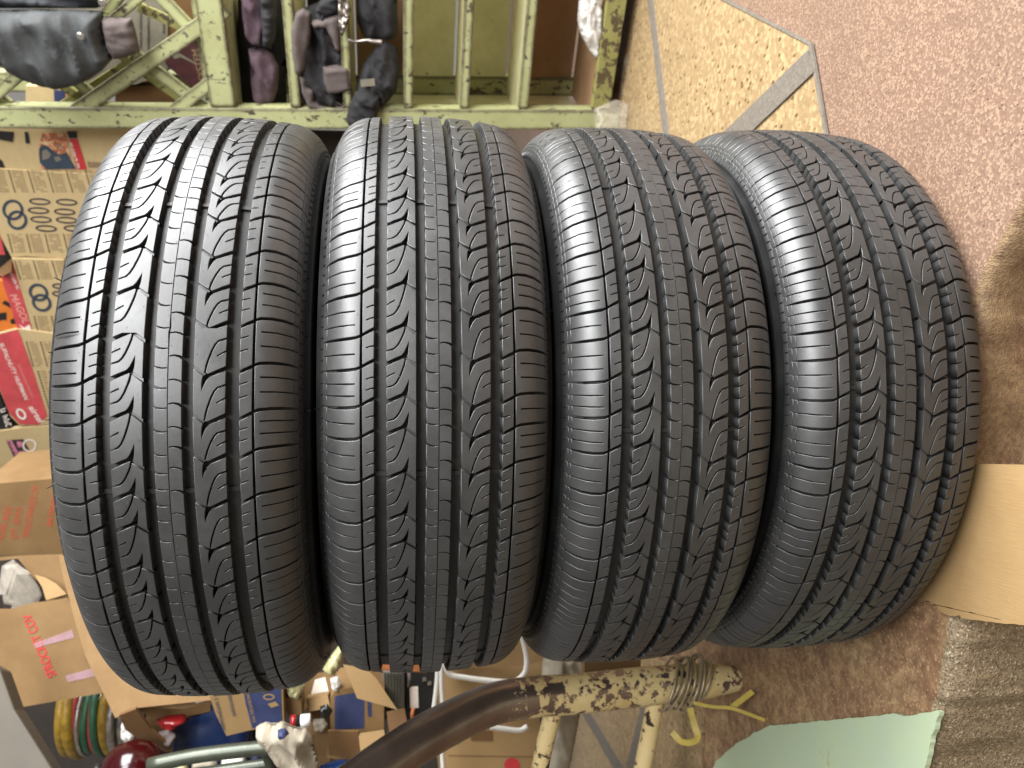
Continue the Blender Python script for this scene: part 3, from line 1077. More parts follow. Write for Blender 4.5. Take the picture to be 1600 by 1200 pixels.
bx_ = sheet('carton', Plane(C(0, .235, 0), -EW), [(180, 136), (272, 132), (272, 182), (180, 184)], .05, M['kraft_dark'])
tag(bx_, 'plain brown carton low behind the rack lattice', 'carton')
bx_ = sheet('carton', Plane(C(0, .225, 0), -EW), [(262, -30), (340, -30), (340, 62), (262, 62)], .05, M['kraft_dark'])
tag(bx_, 'brown carton high behind the rack lattice, above the maroon one', 'carton')
PQ = Plane(C(0, .21, 0), -EW)
bx_ = sheet('carton', PQ, [(40, 134), (140, 138), (140, 184), (40, 184)], .05, M['kraft_buff'])
tag(bx_, 'buff carton with blue and orange print below the jacket', 'carton')
quads('print', PQ, [[(84, 140), (102, 142), (104, 184), (86, 184)]], M['navy_print'], bx_)
quads('print', PQ, [[(104, 142), (130, 146), (128, 162), (104, 160)]], M['orange_print'], bx_)
lettering('OWA', PQ, (106, 158), (127, 160), 8, M['black_print'], bx_, .0014, .02)

# jacket draped over the lattice
PJ = Plane(C(0, -.05, 0), -EW)
jk = thing('jacket', PJ.hit(90, 80))
tag(jk, 'grey canvas jacket with taupe knit cuff hanging on the green lattice', 'jacket')
pillow('sleeve', PJ, [(-30, 16), (60, 14), (120, 15), (160, 17), (162, 40), (164, 62), (170, 80), (176, 92), (160, 110), (140, 124), (118, 134), (92, 139), (66, 136), (38, 126), (14, 112), (4, 96), (-30, 84)], .055, M['jacket'], jk, 3, 30, .5, .045, (.55, 1), 3)
pillow('cuff', PJ, [(158, 25), (172, 27), (206, 28), (213, 52), (219, 80), (200, 89), (178, 93), (168, 78), (163, 55)], .036, M['taupe'], jk, 4, 14, .2, .09, (1, .1), 5)
pillow('body', Plane(C(0, -.02, 0), -EW), [(-30, -30), (166, -30), (166, 8), (150, 13), (60, 12), (-30, 13)], .05, M['jacket_dark'], jk, 5, 16, .5, .08, (1, .2), 8)
sb = PJ.hit(126, 57, .046)
V, Fc = [], []
for k in range(5):
    r_ = [.0085, .0085, .006, .0045, 0.0005][k]; h_ = [0, .002, .0032, .0028, .0036][k]
    for q in range(16):
        a = 2 * PI * q / 16
        V.append(sb + EU * (r_ * math.cos(a)) + UP * (r_ * math.sin(a)) - EW * h_)
for k in range(4):
    for q in range(16):
        Fc.append((k * 16 + q, k * 16 + (q + 1) % 16, (k + 1) * 16 + (q + 1) % 16, (k + 1) * 16 + q))
fix_normals(mesh('snap_button', V, Fc, M['snap'], jk, True))
fix_normals(mesh('snap_button', [v + (PJ.hit(160, 4, .036) - sb) for v in V], Fc, M['snap'], jk, True))

# knitwear and cloth pushed into the shelf openings
PC = Plane(C(0, .055, 0), -EW)
PC2 = Plane(C(0, .030, 0), -EW)
PC3 = Plane(C(0, .008, 0), -EW)
o = pillow('knit_glove', PC, [(388, 76), (408, 74), (426, 84), (436, 104), (434, 140), (428, 158), (410, 166), (396, 158), (392, 130), (398, 112), (390, 96)], .05, M['mauve'], None, 4, 16, .4, .06, (.2, 1), 11)
tag(o, 'mauve knitted glove in the highest open shelf', 'glove')
o = pillow('folded_scarf', PC, [(376, -20), (400, -20), (412, 4), (418, 40), (410, 72), (394, 70), (382, 52), (378, 20)], .05, M['mauve'], None, 4, 14, .45, .06, (.1, 1), 12)
tag(o, 'mauve and grey folded knit above the mauve glove', 'scarf')
o = pillow('ribbed_cap', PC2, [(404, -20), (428, -20), (432, 20), (431, 56), (424, 76), (410, 72), (408, 40)], .04, M['charcoal'], None, 4, 12, .4, .14, (1, .1), 13)
tag(o, 'charcoal ribbed knit cap squeezed beside the mauve scarf', 'cap')
o = pillow('dark_bundle', Plane(C(0, .16, 0), -EW), [(372, -20), (440, -20), (446, 80), (448, 168), (376, 172), (370, 90)], .05, M['black_cloth'], None, 6, 18, .5, .05, (.2, 1), 14)
tag(o, 'black cloth bundle at the back of the highest open shelf', 'bundle')
bag = thing('cloth_bag', PC.hit(500, 100))
tag(bag, 'crumpled charcoal bag with taupe straps in the second shelf opening', 'bag')
pillow('body', PC, [(462, 30), (480, 10), (505, 0), (530, 8), (534, 40), (542, 70), (546, 110), (544, 150), (530, 166), (500, 172), (478, 166), (466, 140), (460, 90)], .055, M['charcoal'], bag, 4, 18, .7, .07, (.5, 1), 17)
pillow('strap', PC3, [(454, 44), (462, 18), (474, 12), (486, 20), (486, 50), (480, 84), (478, 106), (470, 118), (460, 112), (455, 80)], .03, M['taupe'], bag, 3, 9, .3, .06, (.1, 1), 18)
pillow('strap', PC3, [(484, 32), (502, 30), (520, 24), (532, 22), (532, 78), (526, 84), (518, 62), (508, 44), (490, 44)], .022, M['taupe'], bag, 3, 7, .3, .08, (.3, 1), 19)
pillow('strap', PC3, [(504, 104), (524, 101), (546, 104), (550, 140), (528, 146), (512, 146), (505, 128)], .024, M['taupe'], bag, 3, 8, .2, .06, (1, 0), 20)
pillow('strap', PC3, [(466, 116), (478, 120), (480, 134), (492, 140), (490, 158), (510, 168), (540, 166), (540, 173), (505, 176), (482, 168), (472, 146)], .02, M['taupe'], bag, 3, 6, .3, .08, (.2, 1), 21)
pillow('pocket', PC3, [(500, 0), (528, -10), (530, 18), (508, 28), (492, 18)], .02, M['charcoal'], bag, 3, 7, .4, .1, (1, .2), 22)
slv = thing('work_glove', PC2.hit(580, 120))
tag(slv, 'black padded work glove hanging out of the third shelf opening', 'glove')
pillow('palm', PC2, [(570, 96), (586, 74), (604, 64), (620, 74), (624, 110), (620, 140), (606, 160), (590, 168), (566, 156), (556, 140), (562, 116)], .05, M['charcoal'], slv, 4, 16, .6, .08, (.3, 1), 24)
PG = Plane(C(0, -.015, 0), -EW)
pillow('cuff', PG, [(556, 142), (574, 140), (592, 150), (594, 168), (586, 190), (566, 198), (544, 196), (541, 184), (546, 164)], .045, M['black_cloth'], slv, 3, 14, .3, .13, (1, .2), 25)
sheet('patch', PG, [(563, 125), (585, 123), (586, 134), (564, 136)], .002, M['grey_paper'], slv, .012)
o = pillow('dark_pouch', PC, [(556, -20), (620, -20), (622, 50), (616, 60), (584, 64), (568, 58), (558, 34)], .05, M['black_cloth'], None, 4, 16, .6, .06, (.4, 1), 26)
tag(o, 'black zipped pouch above the black work glove', 'pouch')
# foil wrapper tied to the shelf edge with a twist of foil
fw = thing('foil_wrapper', PF.hit(536, 30))
tag(fw, 'crumpled silver foil wrapper hung on a shelf edge by the charcoal bag', 'wrapper')
pillow('foil', Plane(C(0, -.02, 0), -EW), [(527, -10), (542, -10), (549, 14), (546, 30), (538, 50), (534, 60), (529, 40)], .018, M['foil'], fw, 2.5, 5, .9, .25, (.3, 1), 31)
tube('twist', [Plane(C(0, -.02, 0), -EW).hit(x, y) for x, y in ((543, 62), (556, 65), (572, 63), (586, 65), (597, 66))], [.004, .003, .004, .005, .006], M['foil'], fw, 8, 4)
# milky plastic bag stuffed on the lowest shelf, clear scraps at the foot
o = pillow('plastic_bag', Plane(C(0, .03, 0), -EW), [(906, -20), (940, -20), (942, 40), (938, 72), (933, 94), (920, 78), (908, 56), (902, 32)], .03, M['film_white'], None, 3, 12, .6, .1, (.15, 1), 33)
tag(o, 'milky white plastic bag hanging in the lowest shelf opening', 'plastic bag')
o = pillow('plastic_scrap', facing(990, 120, 1.93, -20), [(975, 90), (986, 70), (998, 76), (1004, 110), (1000, 160), (978, 156), (970, 146), (978, 128)], .012, M['film'], None, 3, 6, .6, .12, (.2, 1), 34)
tag(o, 'upright clear plastic scrap leaning by the foot of the rack', 'plastic scrap')
o = pillow('plastic_scrap', facing(960, 178, 1.90, -10), [(928, 170), (944, 162), (962, 155), (976, 158), (986, 166), (981, 184), (980, 200), (950, 212), (930, 206), (934, 186)], .014, M['film'], None, 3, 6, .7, .14, (1, .5), 35)
tag(o, 'crumpled clear plastic scrap lying at the foot of the rack', 'plastic scrap')

# ------------------------------------------------------------------ printed cartons behind the top of the stack
PW = Plane(C(0, .10, 0), -EW)
wallb = sheet('dark_backdrop', Plane(C(0, .16, 0), -EW), [(-40, 196), (720, 214), (620, 420), (560, 900), (-40, 900)], .03, M['painted_shade'])  # coloured dark to paint the shade behind cartons and lattice
tag(wallb, 'backdrop board coloured dark as shade behind the printed cartons', 'board')

brake = sheet('brake_shoe_carton', PW, [(-20, 196), (210, 196), (210, 300), (170, 274), (-20, 264)], .012, M['kraft_buff'])
tag(brake, 'buff carton with brake shoe picture and red stripe, beside the green post', 'carton')
quads('photo', PW, [[(62, 222), (66, 208), (104, 208), (114, 265), (66, 265), (60, 244)]], M['splash'], brake, .0010)
quads('shoe_picture', PW, [[(61, 232), (66, 226), (74, 228), (92, 242), (104, 238), (119, 264), (72, 265), (62, 254)]], M['slate_print'], brake, .0016)
quads('shoe_highlight', PW, [[(66, 236), (72, 233), (80, 241), (76, 248), (66, 250)], [(84, 246), (92, 244), (96, 250), (88, 253)]], M['grey_paper'], brake, .0022)
quads('stripe', PW, [[(108, 217), (121, 217), (136, 265), (120, 265)]], M['crimson_print'], brake, .0016)
quads('stripe_head', PW, [[(104, 205), (120, 205), (121, 216), (108, 216)]], M['black_print'], brake, .0016)
scribble(PW, (125, 262), (112, 222), 4, M['white_print'], brake, .0026, seed=20)
quads('print', PW, [[(-10, 204), (22, 206), (20, 222), (-10, 216)], [(38, 206), (44, 206), (47, 224), (40, 224)], [(-10, 240), (4, 252), (8, 262), (-10, 262)]], M['black_print'], brake, .0012)
quads('print', PW, [[(136, 252), (158, 254), (158, 262), (138, 262)]], M['text_print'], brake, .0012)

def text_columns(parent, plane, x0, y0, dx, cols, ysl, w, h, n):
    r = []; d = []
    for c in range(cols):
        for k in range(n):
            t = k / n
            bx = x0 + c * dx + ysl * t * h; by = y0 + t * h
            d.append([(bx, by), (bx + 2.6, by), (bx + 3.0, by + h / n * .55), (bx + .4, by + h / n * .55)])
            for q in range(3):
                if random.random() < .12: continue
                xx = bx + 5.5 + q * (w - 6) / 3
                r.append([(xx, by), (xx + (w - 8) / 3, by), (xx + (w - 8) / 3 + .3, by + h / n * .34), (xx + .3, by + h / n * .34)])
    quads('text_columns', plane, r, M['text_print'], parent, .0012)
    quads('column_heads', plane, d, M['black_print'], parent, .0012)

def ring(plane, cx, cy, rx, ry, wd, rot, mt, parent, nm='ring_print', off=.0014):
    V, Fc = [], []
    n = 28
    ca, sa = math.cos(rot), math.sin(rot)
    for k in range(n):
        a = 2 * PI * k / n
        for f in (1.0, 1 - wd / max(rx, ry)):
            fx, fy = rx * (f if f == 1 else (rx - wd) / rx), ry * (f if f == 1 else (ry - wd * .8) / ry)
            x, y = fx * math.cos(a), fy * math.sin(a)
            V.append(plane.hit(cx + x * ca - y * sa, cy + x * sa + y * ca, off))
    for k in range(n):
        j = (k + 1) % n
        Fc.append((2 * k, 2 * k + 1, 2 * j + 1, 2 * j))
    return mesh(nm, V, Fc, mt, parent)

rings1 = sheet('ring_carton', PW, [(-20, 263), (170, 274), (210, 300), (130, 402), (95, 404), (40, 400), (18, 402), (-20, 330)], .014, M['kraft_buff'], None, .004)
tag(rings1, 'buff carton printed with linked rings and text columns, below the brake shoe carton', 'carton')
P1 = Plane(PW.p + PW.n * .004, PW.n)
text_columns(rings1, P1, -18, 266, 30, 6, .30, 24, 36, 11)
ring(P1, 20, 328, 17, 16, 5, .5, M['slate_print'], rings1)
ring(P1, 27, 344, 16, 15, 5, .5, M['slate_print'], rings1)
for x, y in ((62, 315), (60, 329), (64, 343), (72, 357), (104, 316), (101, 331), (104, 344), (116, 357)):
    ring(P1, x, y, 17, 5.4, 3.2, .06, M['ring_print'], rings1)
text_columns(rings1, P1, 11, 366, 29, 4, .25, 24, 30, 9)
quads('stripe', P1, [[(-16, 340), (-4, 352), (8, 398), (-16, 398)]], M['red_print'], rings1, .0012)

P2 = Plane(PW.p + PW.n * .010, PW.n)
rings2 = sheet('ring_carton', P2, [(18, 404), (100, 406), (100, 470), (86, 526), (38, 524), (22, 470)], .016, M['kraft_buff'])
tag(rings2, 'lower buff ring carton with dark flap at its corner, above the red strip', 'carton')
text_columns(rings2, P2, 22, 408, 29, 3, .30, 24, 30, 9)
ring(P2, 60, 457, 16, 13.5, 5, .5, M['slate_print'], rings2)
ring(P2, 65, 473, 16, 13.5, 5, .5, M['slate_print'], rings2)
for x, y in ((92, 447), (92, 459)): ring(P2, x, y, 11, 4.5, 3, .06, M['ring_print'], rings2)
text_columns(rings2, P2, 52, 494, 27, 2, .25, 22, 28, 8)
edge2 = sheet('side_panel', P2, [(0, 428), (18, 406), (52, 522), (30, 522)], .016, M['red_print'], rings2, .002)
lettering('MAGOL', P2, (15, 460), (36, 505), 9, M['pink_ink'], rings2, .0030, .02)
scribble(P2, (13, 424), (27, 454), 5, M['white_print'], rings2, .0030, seed=21)
quads('emblem', P2, [[(30, 507), (38, 512), (46, 507), (51, 521), (34, 523), (37, 516)]], M['white_print'], rings2, .003)
prism('flap', [P2.hit(-6, 424), P2.hit(18, 404), P2.hit(18, 424, .02), P2.hit(2, 432, .03)], -P2.n * .004, M['kraft_dark'], rings2)

P3 = Plane(PW.p + PW.n * .016, PW.n)
og = sheet('orange_carton', Plane(PW.p + PW.n * .003, PW.n), [(-20, 432), (4, 440), (32, 512), (-20, 520)], .012, M['orange_print'])
tag(og, 'orange carton with thick black strokes at the picture edge', 'carton')
PO = Plane(PW.p + PW.n * .003, PW.n)
quads('brand_strokes', PO, [[(3, 474), (8, 469), (20, 477), (22, 484)], [(-8, 490), (10, 488), (10, 500), (2, 500), (-8, 506)], [(16, 500), (21, 497), (26, 506), (17, 506)]], M['black_print'], og, .0012)

red = sheet('red_strip_carton', P3, [(-20, 526), (28, 514), (88, 522), (96, 660), (60, 665), (30, 664), (16, 650), (-20, 560)], .012, M['kraft_buff'])
tag(red, 'carton with a broad red strip of white lettering, beside the top tyre', 'carton')
quads('red_strip', P3, [[(-18, 527), (28, 515), (34, 530), (52, 580), (74, 650), (60, 664), (31, 663), (14, 645), (-18, 560)]], M['red_print'], red, .0012)
lettering('SUPALNUTY HUPIMAN', P3, (-2, 536), (38, 624), 5.5, M['white_print'], red, .0024, .01)
scribble(P3, (28, 570), (50, 622), 3, M['pink_ink'], red, .0024, seed=22)
lettering('airtel', P3, (44, 636), (60, 660), 8, M['white_print'], red, .0024, .02)
ring(P3, 33, 647, 10, 6.5, 3.5, .9, M['white_print'], red, 'emblem', .0024)
text_columns(red, P3, 40, 534, 22, 3, .28, 18, 40, 12)
text_columns(red, P3, 58, 580, 18, 2, .3, 14, 60, 14)

bk = sheet('dark_label_carton', Plane(PW.p + PW.n * .012, PW.n), [(-20, 600), (0, 618), (22, 680), (-20, 690)], .012, M['black_print'])
tag(bk, 'black and white label carton at the picture edge below the red strip', 'carton')
scribble(Plane(PW.p + PW.n * .012, PW.n), (0, 640), (12, 674), 9, M['white_print'], bk, .002, seed=23)

P4 = Plane(PW.p + PW.n * .018, PW.n)
pk = sheet('pink_label_carton', P4, [(-20, 676), (40, 668), (96, 664), (104, 780), (-20, 790)], .016, M['kraft_buff'])
tag(pk, 'buff carton with a pink and black picture label, next to the top tyre', 'carton')
quads('picture', P4, [[(10, 688), (36, 686), (70, 746), (38, 752)]], M['dark_photo'], pk, .0012)
quads('stripe', P4, [[(11, 688), (18, 688), (51, 749), (43, 751)]], M['pink_print'], pk, .0018)
quads('picture_bits', P4, [[(26, 690), (34, 690), (36, 698), (28, 699)], [(40, 710), (52, 712), (56, 720), (46, 720)], [(50, 740), (66, 736), (70, 742), (54, 747)], [(28, 706), (38, 704), (42, 714), (34, 716)]], M['pink_print'], pk, .0020)
ring(P4, 46, 696, 11, 10, 2.6, 0, M['white_print'], pk)
scribble(P4, (11, 692), (40, 750), 5, M['black_print'], pk, .0020, seed=24)

# brown carton stencilled in red
P5 = facing(50, 810, 2.02, -18, 0)
baj = sheet('brown_carton', P5, [(-30, 758), (82, 748), (160, 744), (170, 868), (134, 868), (60, 876), (-30, 884)], .20, M['kraft'])
tag(baj, 'brown carton stencilled MODEL BAJAJ in red, beside the top tyre', 'carton')
lettering('MODEL: BAJAJ', P5, (4, 848), (17, 794), 7.5, M['stamp_red'], baj)
lettering('QTY: 100 PCS', P5, (25, 843), (35, 795), 7.5, M['stamp_red'], baj)
lettering('MEAS:57X44X33.5 CM', P5, (44, 841), (61, 762), 8, M['stamp_red'], baj)
scribble(P5, (80, 822), (89, 770), 7, M['stamp_red'], baj, seed=28)

# torn carton with a wrapped part showing in the hole
P6 = facing(80, 1000, 1.80, 6, 0)
spk = thing('sprocket_carton', P6.hit(80, 1080))
tag(spk, 'torn brown carton stencilled SPROCKET COV in red, left of the top tyre', 'carton')
sheet('front_panel', P6, [(-20, 952), (14, 952), (52, 942), (72, 940), (106, 934), (112, 948), (124, 980), (134, 1030), (164, 1082), (28, 1106), (18, 1104), (0, 1050), (-20, 1010)], .006, M['kraft'], spk)
P6b = Plane(P6.hit(106, 940), (.42, -.90, .05))
sheet('side_panel', P6b, [(92, 868), (150, 866), (230, 1020), (330, 1066), (330, 1094), (216, 1106), (180, 1122), (160, 1080), (134, 1028), (118, 974), (108, 936), (98, 900)], .006, M['kraft'], spk)
sheet('top_panel', facing(80, 885, 1.93, 6), [(-20, 878), (28, 873), (50, 900), (66, 914), (78, 934), (70, 942), (104, 936), (112, 900), (98, 866), (40, 868), (-20, 872)], .006, M['kraft'], spk)
sheet('torn_flap', facing(70, 910, 1.90, 30), [(54, 898), (70, 902), (88, 912), (104, 928), (92, 932), (72, 938), (66, 918)], .005, M['kraft_pale'], spk)
lettering('SPROCKET COV', P6, (88, 1055), (48, 958), 10.5, M['crimson_print'], spk, .0012, .015)
for q in ([(52, 1006), (112, 984), (116, 996), (56, 1012)], [(102, 1056), (146, 1044), (150, 1056), (106, 1066)]):
    sheet('tape', P6, q, .001, M['tape'], spk, .0014)
sheet('dark_inside', facing(40, 920, 2.02), [(-30, 870), (110, 870), (110, 960), (-30, 960)], .01, M['painted_shade'], spk)  # dark sheet painting the shade inside the torn carton
wp = thing('wrapped_part', facing(40, 930, 1.93).hit(40, 955))
tag(wp, 'grey metal part in a clear plastic bag in the hole of the torn carton', 'part')
sheet('bracket', facing(40, 920, 1.97, 20), [(2, 884), (20, 874), (34, 886), (52, 898), (52, 903), (27, 903), (17, 934), (10, 938), (20, 900), (8, 930), (-4, 930)], .012, M['grey_metal'], wp, 0, .002)
sheet('bracket_arm', facing(40, 920, 1.95, -15), [(24, 899), (52, 899), (52, 904), (28, 905), (18, 934), (12, 936)], .006, M['steel_green'], wp, 0, .001)
pillow('bag', facing(40, 920, 1.91), [(6, 880), (26, 880), (50, 900), (62, 918), (66, 930), (54, 948), (50, 962), (14, 968), (18, 946), (6, 944), (2, 910)], .014, M['film'], wp, 3, 8, .5, .05, (.7, 1), 42)

# ------------------------------------------------------------------ clutter on the left
def rough(poly, amp, step=6.0):
    """worn, uneven outline"""
    out = []
    n = len(poly)
    for i in range(n):
        a, b = Vector(poly[i]), Vector(poly[(i + 1) % n])
        k = max(1, int((b - a).length / step))
        nr = Vector((-(b - a).y, (b - a).x)).normalized()
        for j in range(k):
            p = a + (b - a) * j / k
            out.append(tuple(p + nr * noise.noise(Vector((p.x * .11, p.y * .11, 4.4))) * amp))
    return out

bb = sheet('dark_backdrop', facing(400, 1150, 2.35, 12), [(-60, 960), (300, 960), (820, 980), (820, 1320), (-60, 1320)], .03, M['painted_shade'])  # added sheet, its dark colour stands in for the unlit shop interior
tag(bb, 'added dark sheet standing for the dark interior behind the clutter left of the tyres', 'board')

pb = facing(40, 1150, 1.55, 25)
o = sheet('wooden_beam', pb, [(-30, 1030), (0, 1046), (22, 1108), (96, 1225), (-30, 1225)], .05, M['beam'], None, 0, .004)
tag(o, 'putty coloured slanting beam in the lower left corner of the picture', 'beam')

# hoops: bicycle tubes packed as a column of rings
names = [('yellow_tube', 84, .0125), ('yellow_tube', 98, .0135), ('foil', 108, .006), ('red_tube', 111, .008), ('foil', 118, .006), ('green_tube', 124, .010), ('red_tube', 131, .005), ('green_tube', 139, .010), ('foil', 149, .008), ('yellow_tube', 160, .013), ('foil', 172, .010), ('foil', 182, .008)]
words = {'yellow_tube': 'yellow', 'foil': 'silver', 'red_tube': 'red', 'green_tube': 'green'}
for k, (mt, px, rr_) in enumerate(names):
    top = W(px, 1110, 1.95)
    cz = top.z
    cxy = W(px, 1102, 2.06)
    pts = []
    Rr = .092 + .005 * math.sin(k * 2.1)
    for q in range(41):
        a = 2 * PI * q / 40
        pts.append(Vector((cxy.x - .015 + Rr * math.cos(a) * 1.05, cxy.y + Rr * math.sin(a), cz + .006 * math.sin(a + k) - .03 * math.cos(a) * 0 + .02 * (math.cos(a) < -2))))
    V, Fc = tube_geo(pts, rr_, 10, False)
    o = mesh('tube_coil', V, Fc, M[mt], None, True)
    ordn = ['topmost', 'second', 'third', 'fourth', 'fifth', 'sixth', 'seventh', 'eighth', 'ninth', 'tenth', 'eleventh', 'lowest'][k]
    tag(o, '%s %s ring of the column of coloured coils behind the sprocket carton' % (words[mt], ordn), 'coil', 'coloured coils stacked in a column')

kc = sheet('open_carton', facing(250, 1085, 1.74, 14), [(150, 1040), (330, 1030), (330, 1098), (285, 1108), (215, 1106), (180, 1122), (166, 1086)], .006, M['kraft'])
tag(kc, 'brown carton side with clear tape, behind the edge of the top tyre', 'carton')
sheet('tape', facing(250, 1085, 1.74, 14), [(205, 1068), (244, 1062), (262, 1098), (222, 1106)], .001, M['tape'], kc, .0016)
sheet('label', facing(250, 1085, 1.74, 14), [(303, 1089), (317, 1087), (319, 1096), (306, 1099)], .001, M['white_print'], kc, .0016)
o = sheet('carton_flap', facing(240, 1140, 1.68, -30), [(186, 1118), (212, 1108), (236, 1140), (268, 1168), (264, 1174), (226, 1162), (196, 1140)], .006, M['kraft_dark'])
tag(o, 'brown carton flap pointing down beside the coloured coils', 'carton flap')
o = sheet('carton_flap', facing(290, 1110, 1.80, 10, -20), [(212, 1106), (330, 1090), (328, 1112), (282, 1122), (240, 1124)], .006, M['kraft'])
tag(o, 'worn carton flap under the labelled carton side', 'carton flap')
o = pillow('red_pouch', facing(265, 1128, 1.75), [(244, 1124), (262, 1118), (288, 1116), (296, 1124), (282, 1132), (272, 1140), (256, 1136)], .03, M['red_plastic'], None, 3, 8, .4, .1, (1, .2), 51)
tag(o, 'small red plastic pouch above the blue basin', 'pouch')
# blue basin
def lathe_world(name, centre, prof_, mt, parent=None, seg=40, axis='Z', sx=1.0):
    V, Fc = [], []
    for k in range(seg):
        a = 2 * PI * k / seg
        for r_, z_ in prof_:
            V.append(Vector(centre) + Vector((r_ * math.cos(a) * sx, r_ * math.sin(a), z_)))
    n = len(prof_)
    for k in range(seg):
        k2 = (k + 1) % seg
        for i in range(n - 1): Fc.append((k * n + i, k2 * n + i, k2 * n + i + 1, k * n + i + 1))
    return fix_normals(mesh(name, V, Fc, mt, parent, True))
c = W(342, 1140, 1.84)
o = lathe_world('plastic_basin', c - Vector((.03, -.05, .07)), [(.02, .0), (.075, .002), (.092, .02), (.105, .06), (.112, .10), (.118, .14), (.126, .146), (.126, .150), (.116, .150), (.108, .135), (.08, .015), (.0, .012)], M['blue_plastic'])
tag(o, 'shiny blue plastic basin under the printed blue carton flap', 'basin')
c = W(208, 1206, 1.62)
bl = thing('red_globe', c - Vector((0, 0, .06)))
tag(bl, 'glossy dark red globe low among the clutter', 'globe')
lathe_world('shell', c, [(.0, -.062), (.02, -.059), (.04, -.047), (.055, -.027), (.061, 0), (.055, .027), (.04, .047), (.02, .058), (.0, .061)], M['red_dark'], bl)
lathe_world('collar', c, [(.018, .057), (.022, .060), (.022, .072), (.0, .074)], M['black_plastic'], bl)

# khaki and blue printed carton end
pc_ = facing(385, 1105, 1.58, -14)
pcar = sheet('printed_carton', pc_, [(326, 1050), (440, 1040), (444, 1130), (420, 1136), (386, 1142), (354, 1150), (338, 1118), (328, 1090)], .10, M['kraft_pale'])
tag(pcar, 'khaki and blue printed carton under the top tyre edge', 'carton')
quads('blue_panel', pc_, [[(374, 1046), (438, 1040), (441, 1130), (420, 1134), (394, 1138), (384, 1100)]], M['navy_print'], pcar, .001)
scribble(pc_, (400, 1128), (386, 1070), 5, M['kraft_pale'], pcar, .002, seed=25)
scribble(pc_, (352, 1140), (336, 1076), 5, M['slate_print'], pcar, .002, seed=26)
scribble(pc_, (368, 1118), (358, 1074), 5, M['slate_print'], pcar, .002, seed=27)
quads('device', pc_, [[(408, 1074), (424, 1072), (426, 1078), (410, 1082)], [(418, 1100), (430, 1096), (436, 1102), (424, 1106)]], M['kraft_pale'], pcar, .002)
ring(pc_, 420, 1089, 9, 5, 2.5, 0, M['kraft_pale'], pcar, 'device', .002)
# steel shelf uprights low in the corner
ups = thing('steel_frame', W(330, 1195, 1.50))
tag(ups, 'grey green steel tube frame low at the picture edge', 'frame')
tube('upright', [W(232, 1196, 1.5), W(300, 1182, 1.5), W(360, 1174, 1.5), W(440, 1166, 1.5)], .0135, M['steel_green'], ups, 14, 4)
tube('upright', [W(232, 1222, 1.56), W(320, 1208, 1.56), W(450, 1190, 1.56)], .012, M['steel_green'], ups, 14, 4)
tube('tie', [W(412, 1170, 1.53), W(422, 1198, 1.54), W(426, 1240, 1.55)], .009, M['steel_green'], ups, 12, 4)
for k, (poly, mt, lab) in enumerate((([(262, 1192), (292, 1186), (296, 1206), (262, 1214)], 'yellow_bag', 'small olive packet behind the steel frame, left one'),
                                     ([(300, 1186), (338, 1182), (340, 1206), (300, 1210)], 'white_fabric', 'small white packet behind the steel frame'),
                                     ([(346, 1178), (384, 1176), (386, 1206), (346, 1208)], 'white_plastic', 'small mint white packet behind the steel frame, nearest the cloth'),
                                     ([(392, 1174), (408, 1172), (412, 1212), (392, 1214)], 'navy_print', 'small blue packet behind the steel frame'))):
    o = pillow('packet', facing(330, 1195, 1.66), poly, .02, M[mt], None, 4, 6, .4, .1, (1, 0), 60 + k)
    tag(o, lab, 'packet')

o = pillow('cloth_sack', facing(450, 1165, 1.45, -8), [(400, 1136), (414, 1130), (428, 1134), (440, 1128), (458, 1138), (478, 1140), (488, 1152), (490, 1170), (498, 1196), (492, 1225), (460, 1225), (446, 1200), (430, 1184), (420, 1166), (404, 1150)], .035, M['white_fabric'], None, 3, 14, .9, .06, (.8, 1), 71)
tag(o, 'crumpled off white cloth sack low at the picture edge', 'sack')
can = thing('spray_can', W(462, 1130, 1.56))
tag(can, 'small can with red and black label above the white sack', 'can')
def cyl(name, p0, p1, r_, mt, parent):
    return tube(name, [p0, p1], r_, mt, parent, 20)
cyl('label_band', W(452, 1129, 1.56), W(470, 1127, 1.56), .013, M['black_plastic'], can)
cyl('red_band', W(455, 1128, 1.56), W(463, 1127.5, 1.56), .0133, M['red_plastic'], can)
cyl('cap', W(470.2, 1127, 1.56), W(485, 1125, 1.56), .0125, M['white_plastic'], can)

pk_ = facing(495, 1082, 1.72, 18)
sbx = sheet('small_carton', pk_, [(462, 1058), (520, 1050), (530, 1092), (528, 1102), (470, 1108)], .09, M['kraft'])
tag(sbx, 'small brown carton with white label between the top two tyres', 'carton')
sheet('label', pk_, [(492, 1062), (508, 1058), (514, 1082), (486, 1086)], .001, M['white_print'], sbx, .0016)
o = sheet('small_carton', facing(490, 1130, 1.78, 5), [(476, 1106), (516, 1104), (520, 1160), (500, 1176), (486, 1150)], .08, M['kraft_dark'])
tag(o, 'brown carton beside the can with red and black label', 'carton')
o = pillow('plastic_bag', facing(455, 1070, 1.62), [(444, 1052), (462, 1046), (474, 1048), (478, 1070), (466, 1092), (452, 1086), (446, 1070)], .03, M['yellow_bag'], None, 3, 9, .8, .1, (.5, 1), 73)
tag(o, 'yellow green plastic bag by the blue printed carton', 'plastic bag')
o = pillow('plastic_bag', facing(520, 1035, 1.62), [(504, 1046), (516, 1026), (528, 1010), (538, 1008), (536, 1036), (524, 1052), (514, 1056)], .03, M['yellow_bag'], None, 3, 9, .8, .1, (.5, 1), 74)
tag(o, 'yellow green plastic bag in the gap between the top two tyres', 'plastic bag')
jar = thing('white_bottle', W(536, 1062, 1.75))
tag(jar, 'white bottle with green label behind the kraft flap', 'bottle')
cyl('body', W(522, 1066, 1.75), W(540, 1062, 1.75), .016, M['white_plastic'], jar)
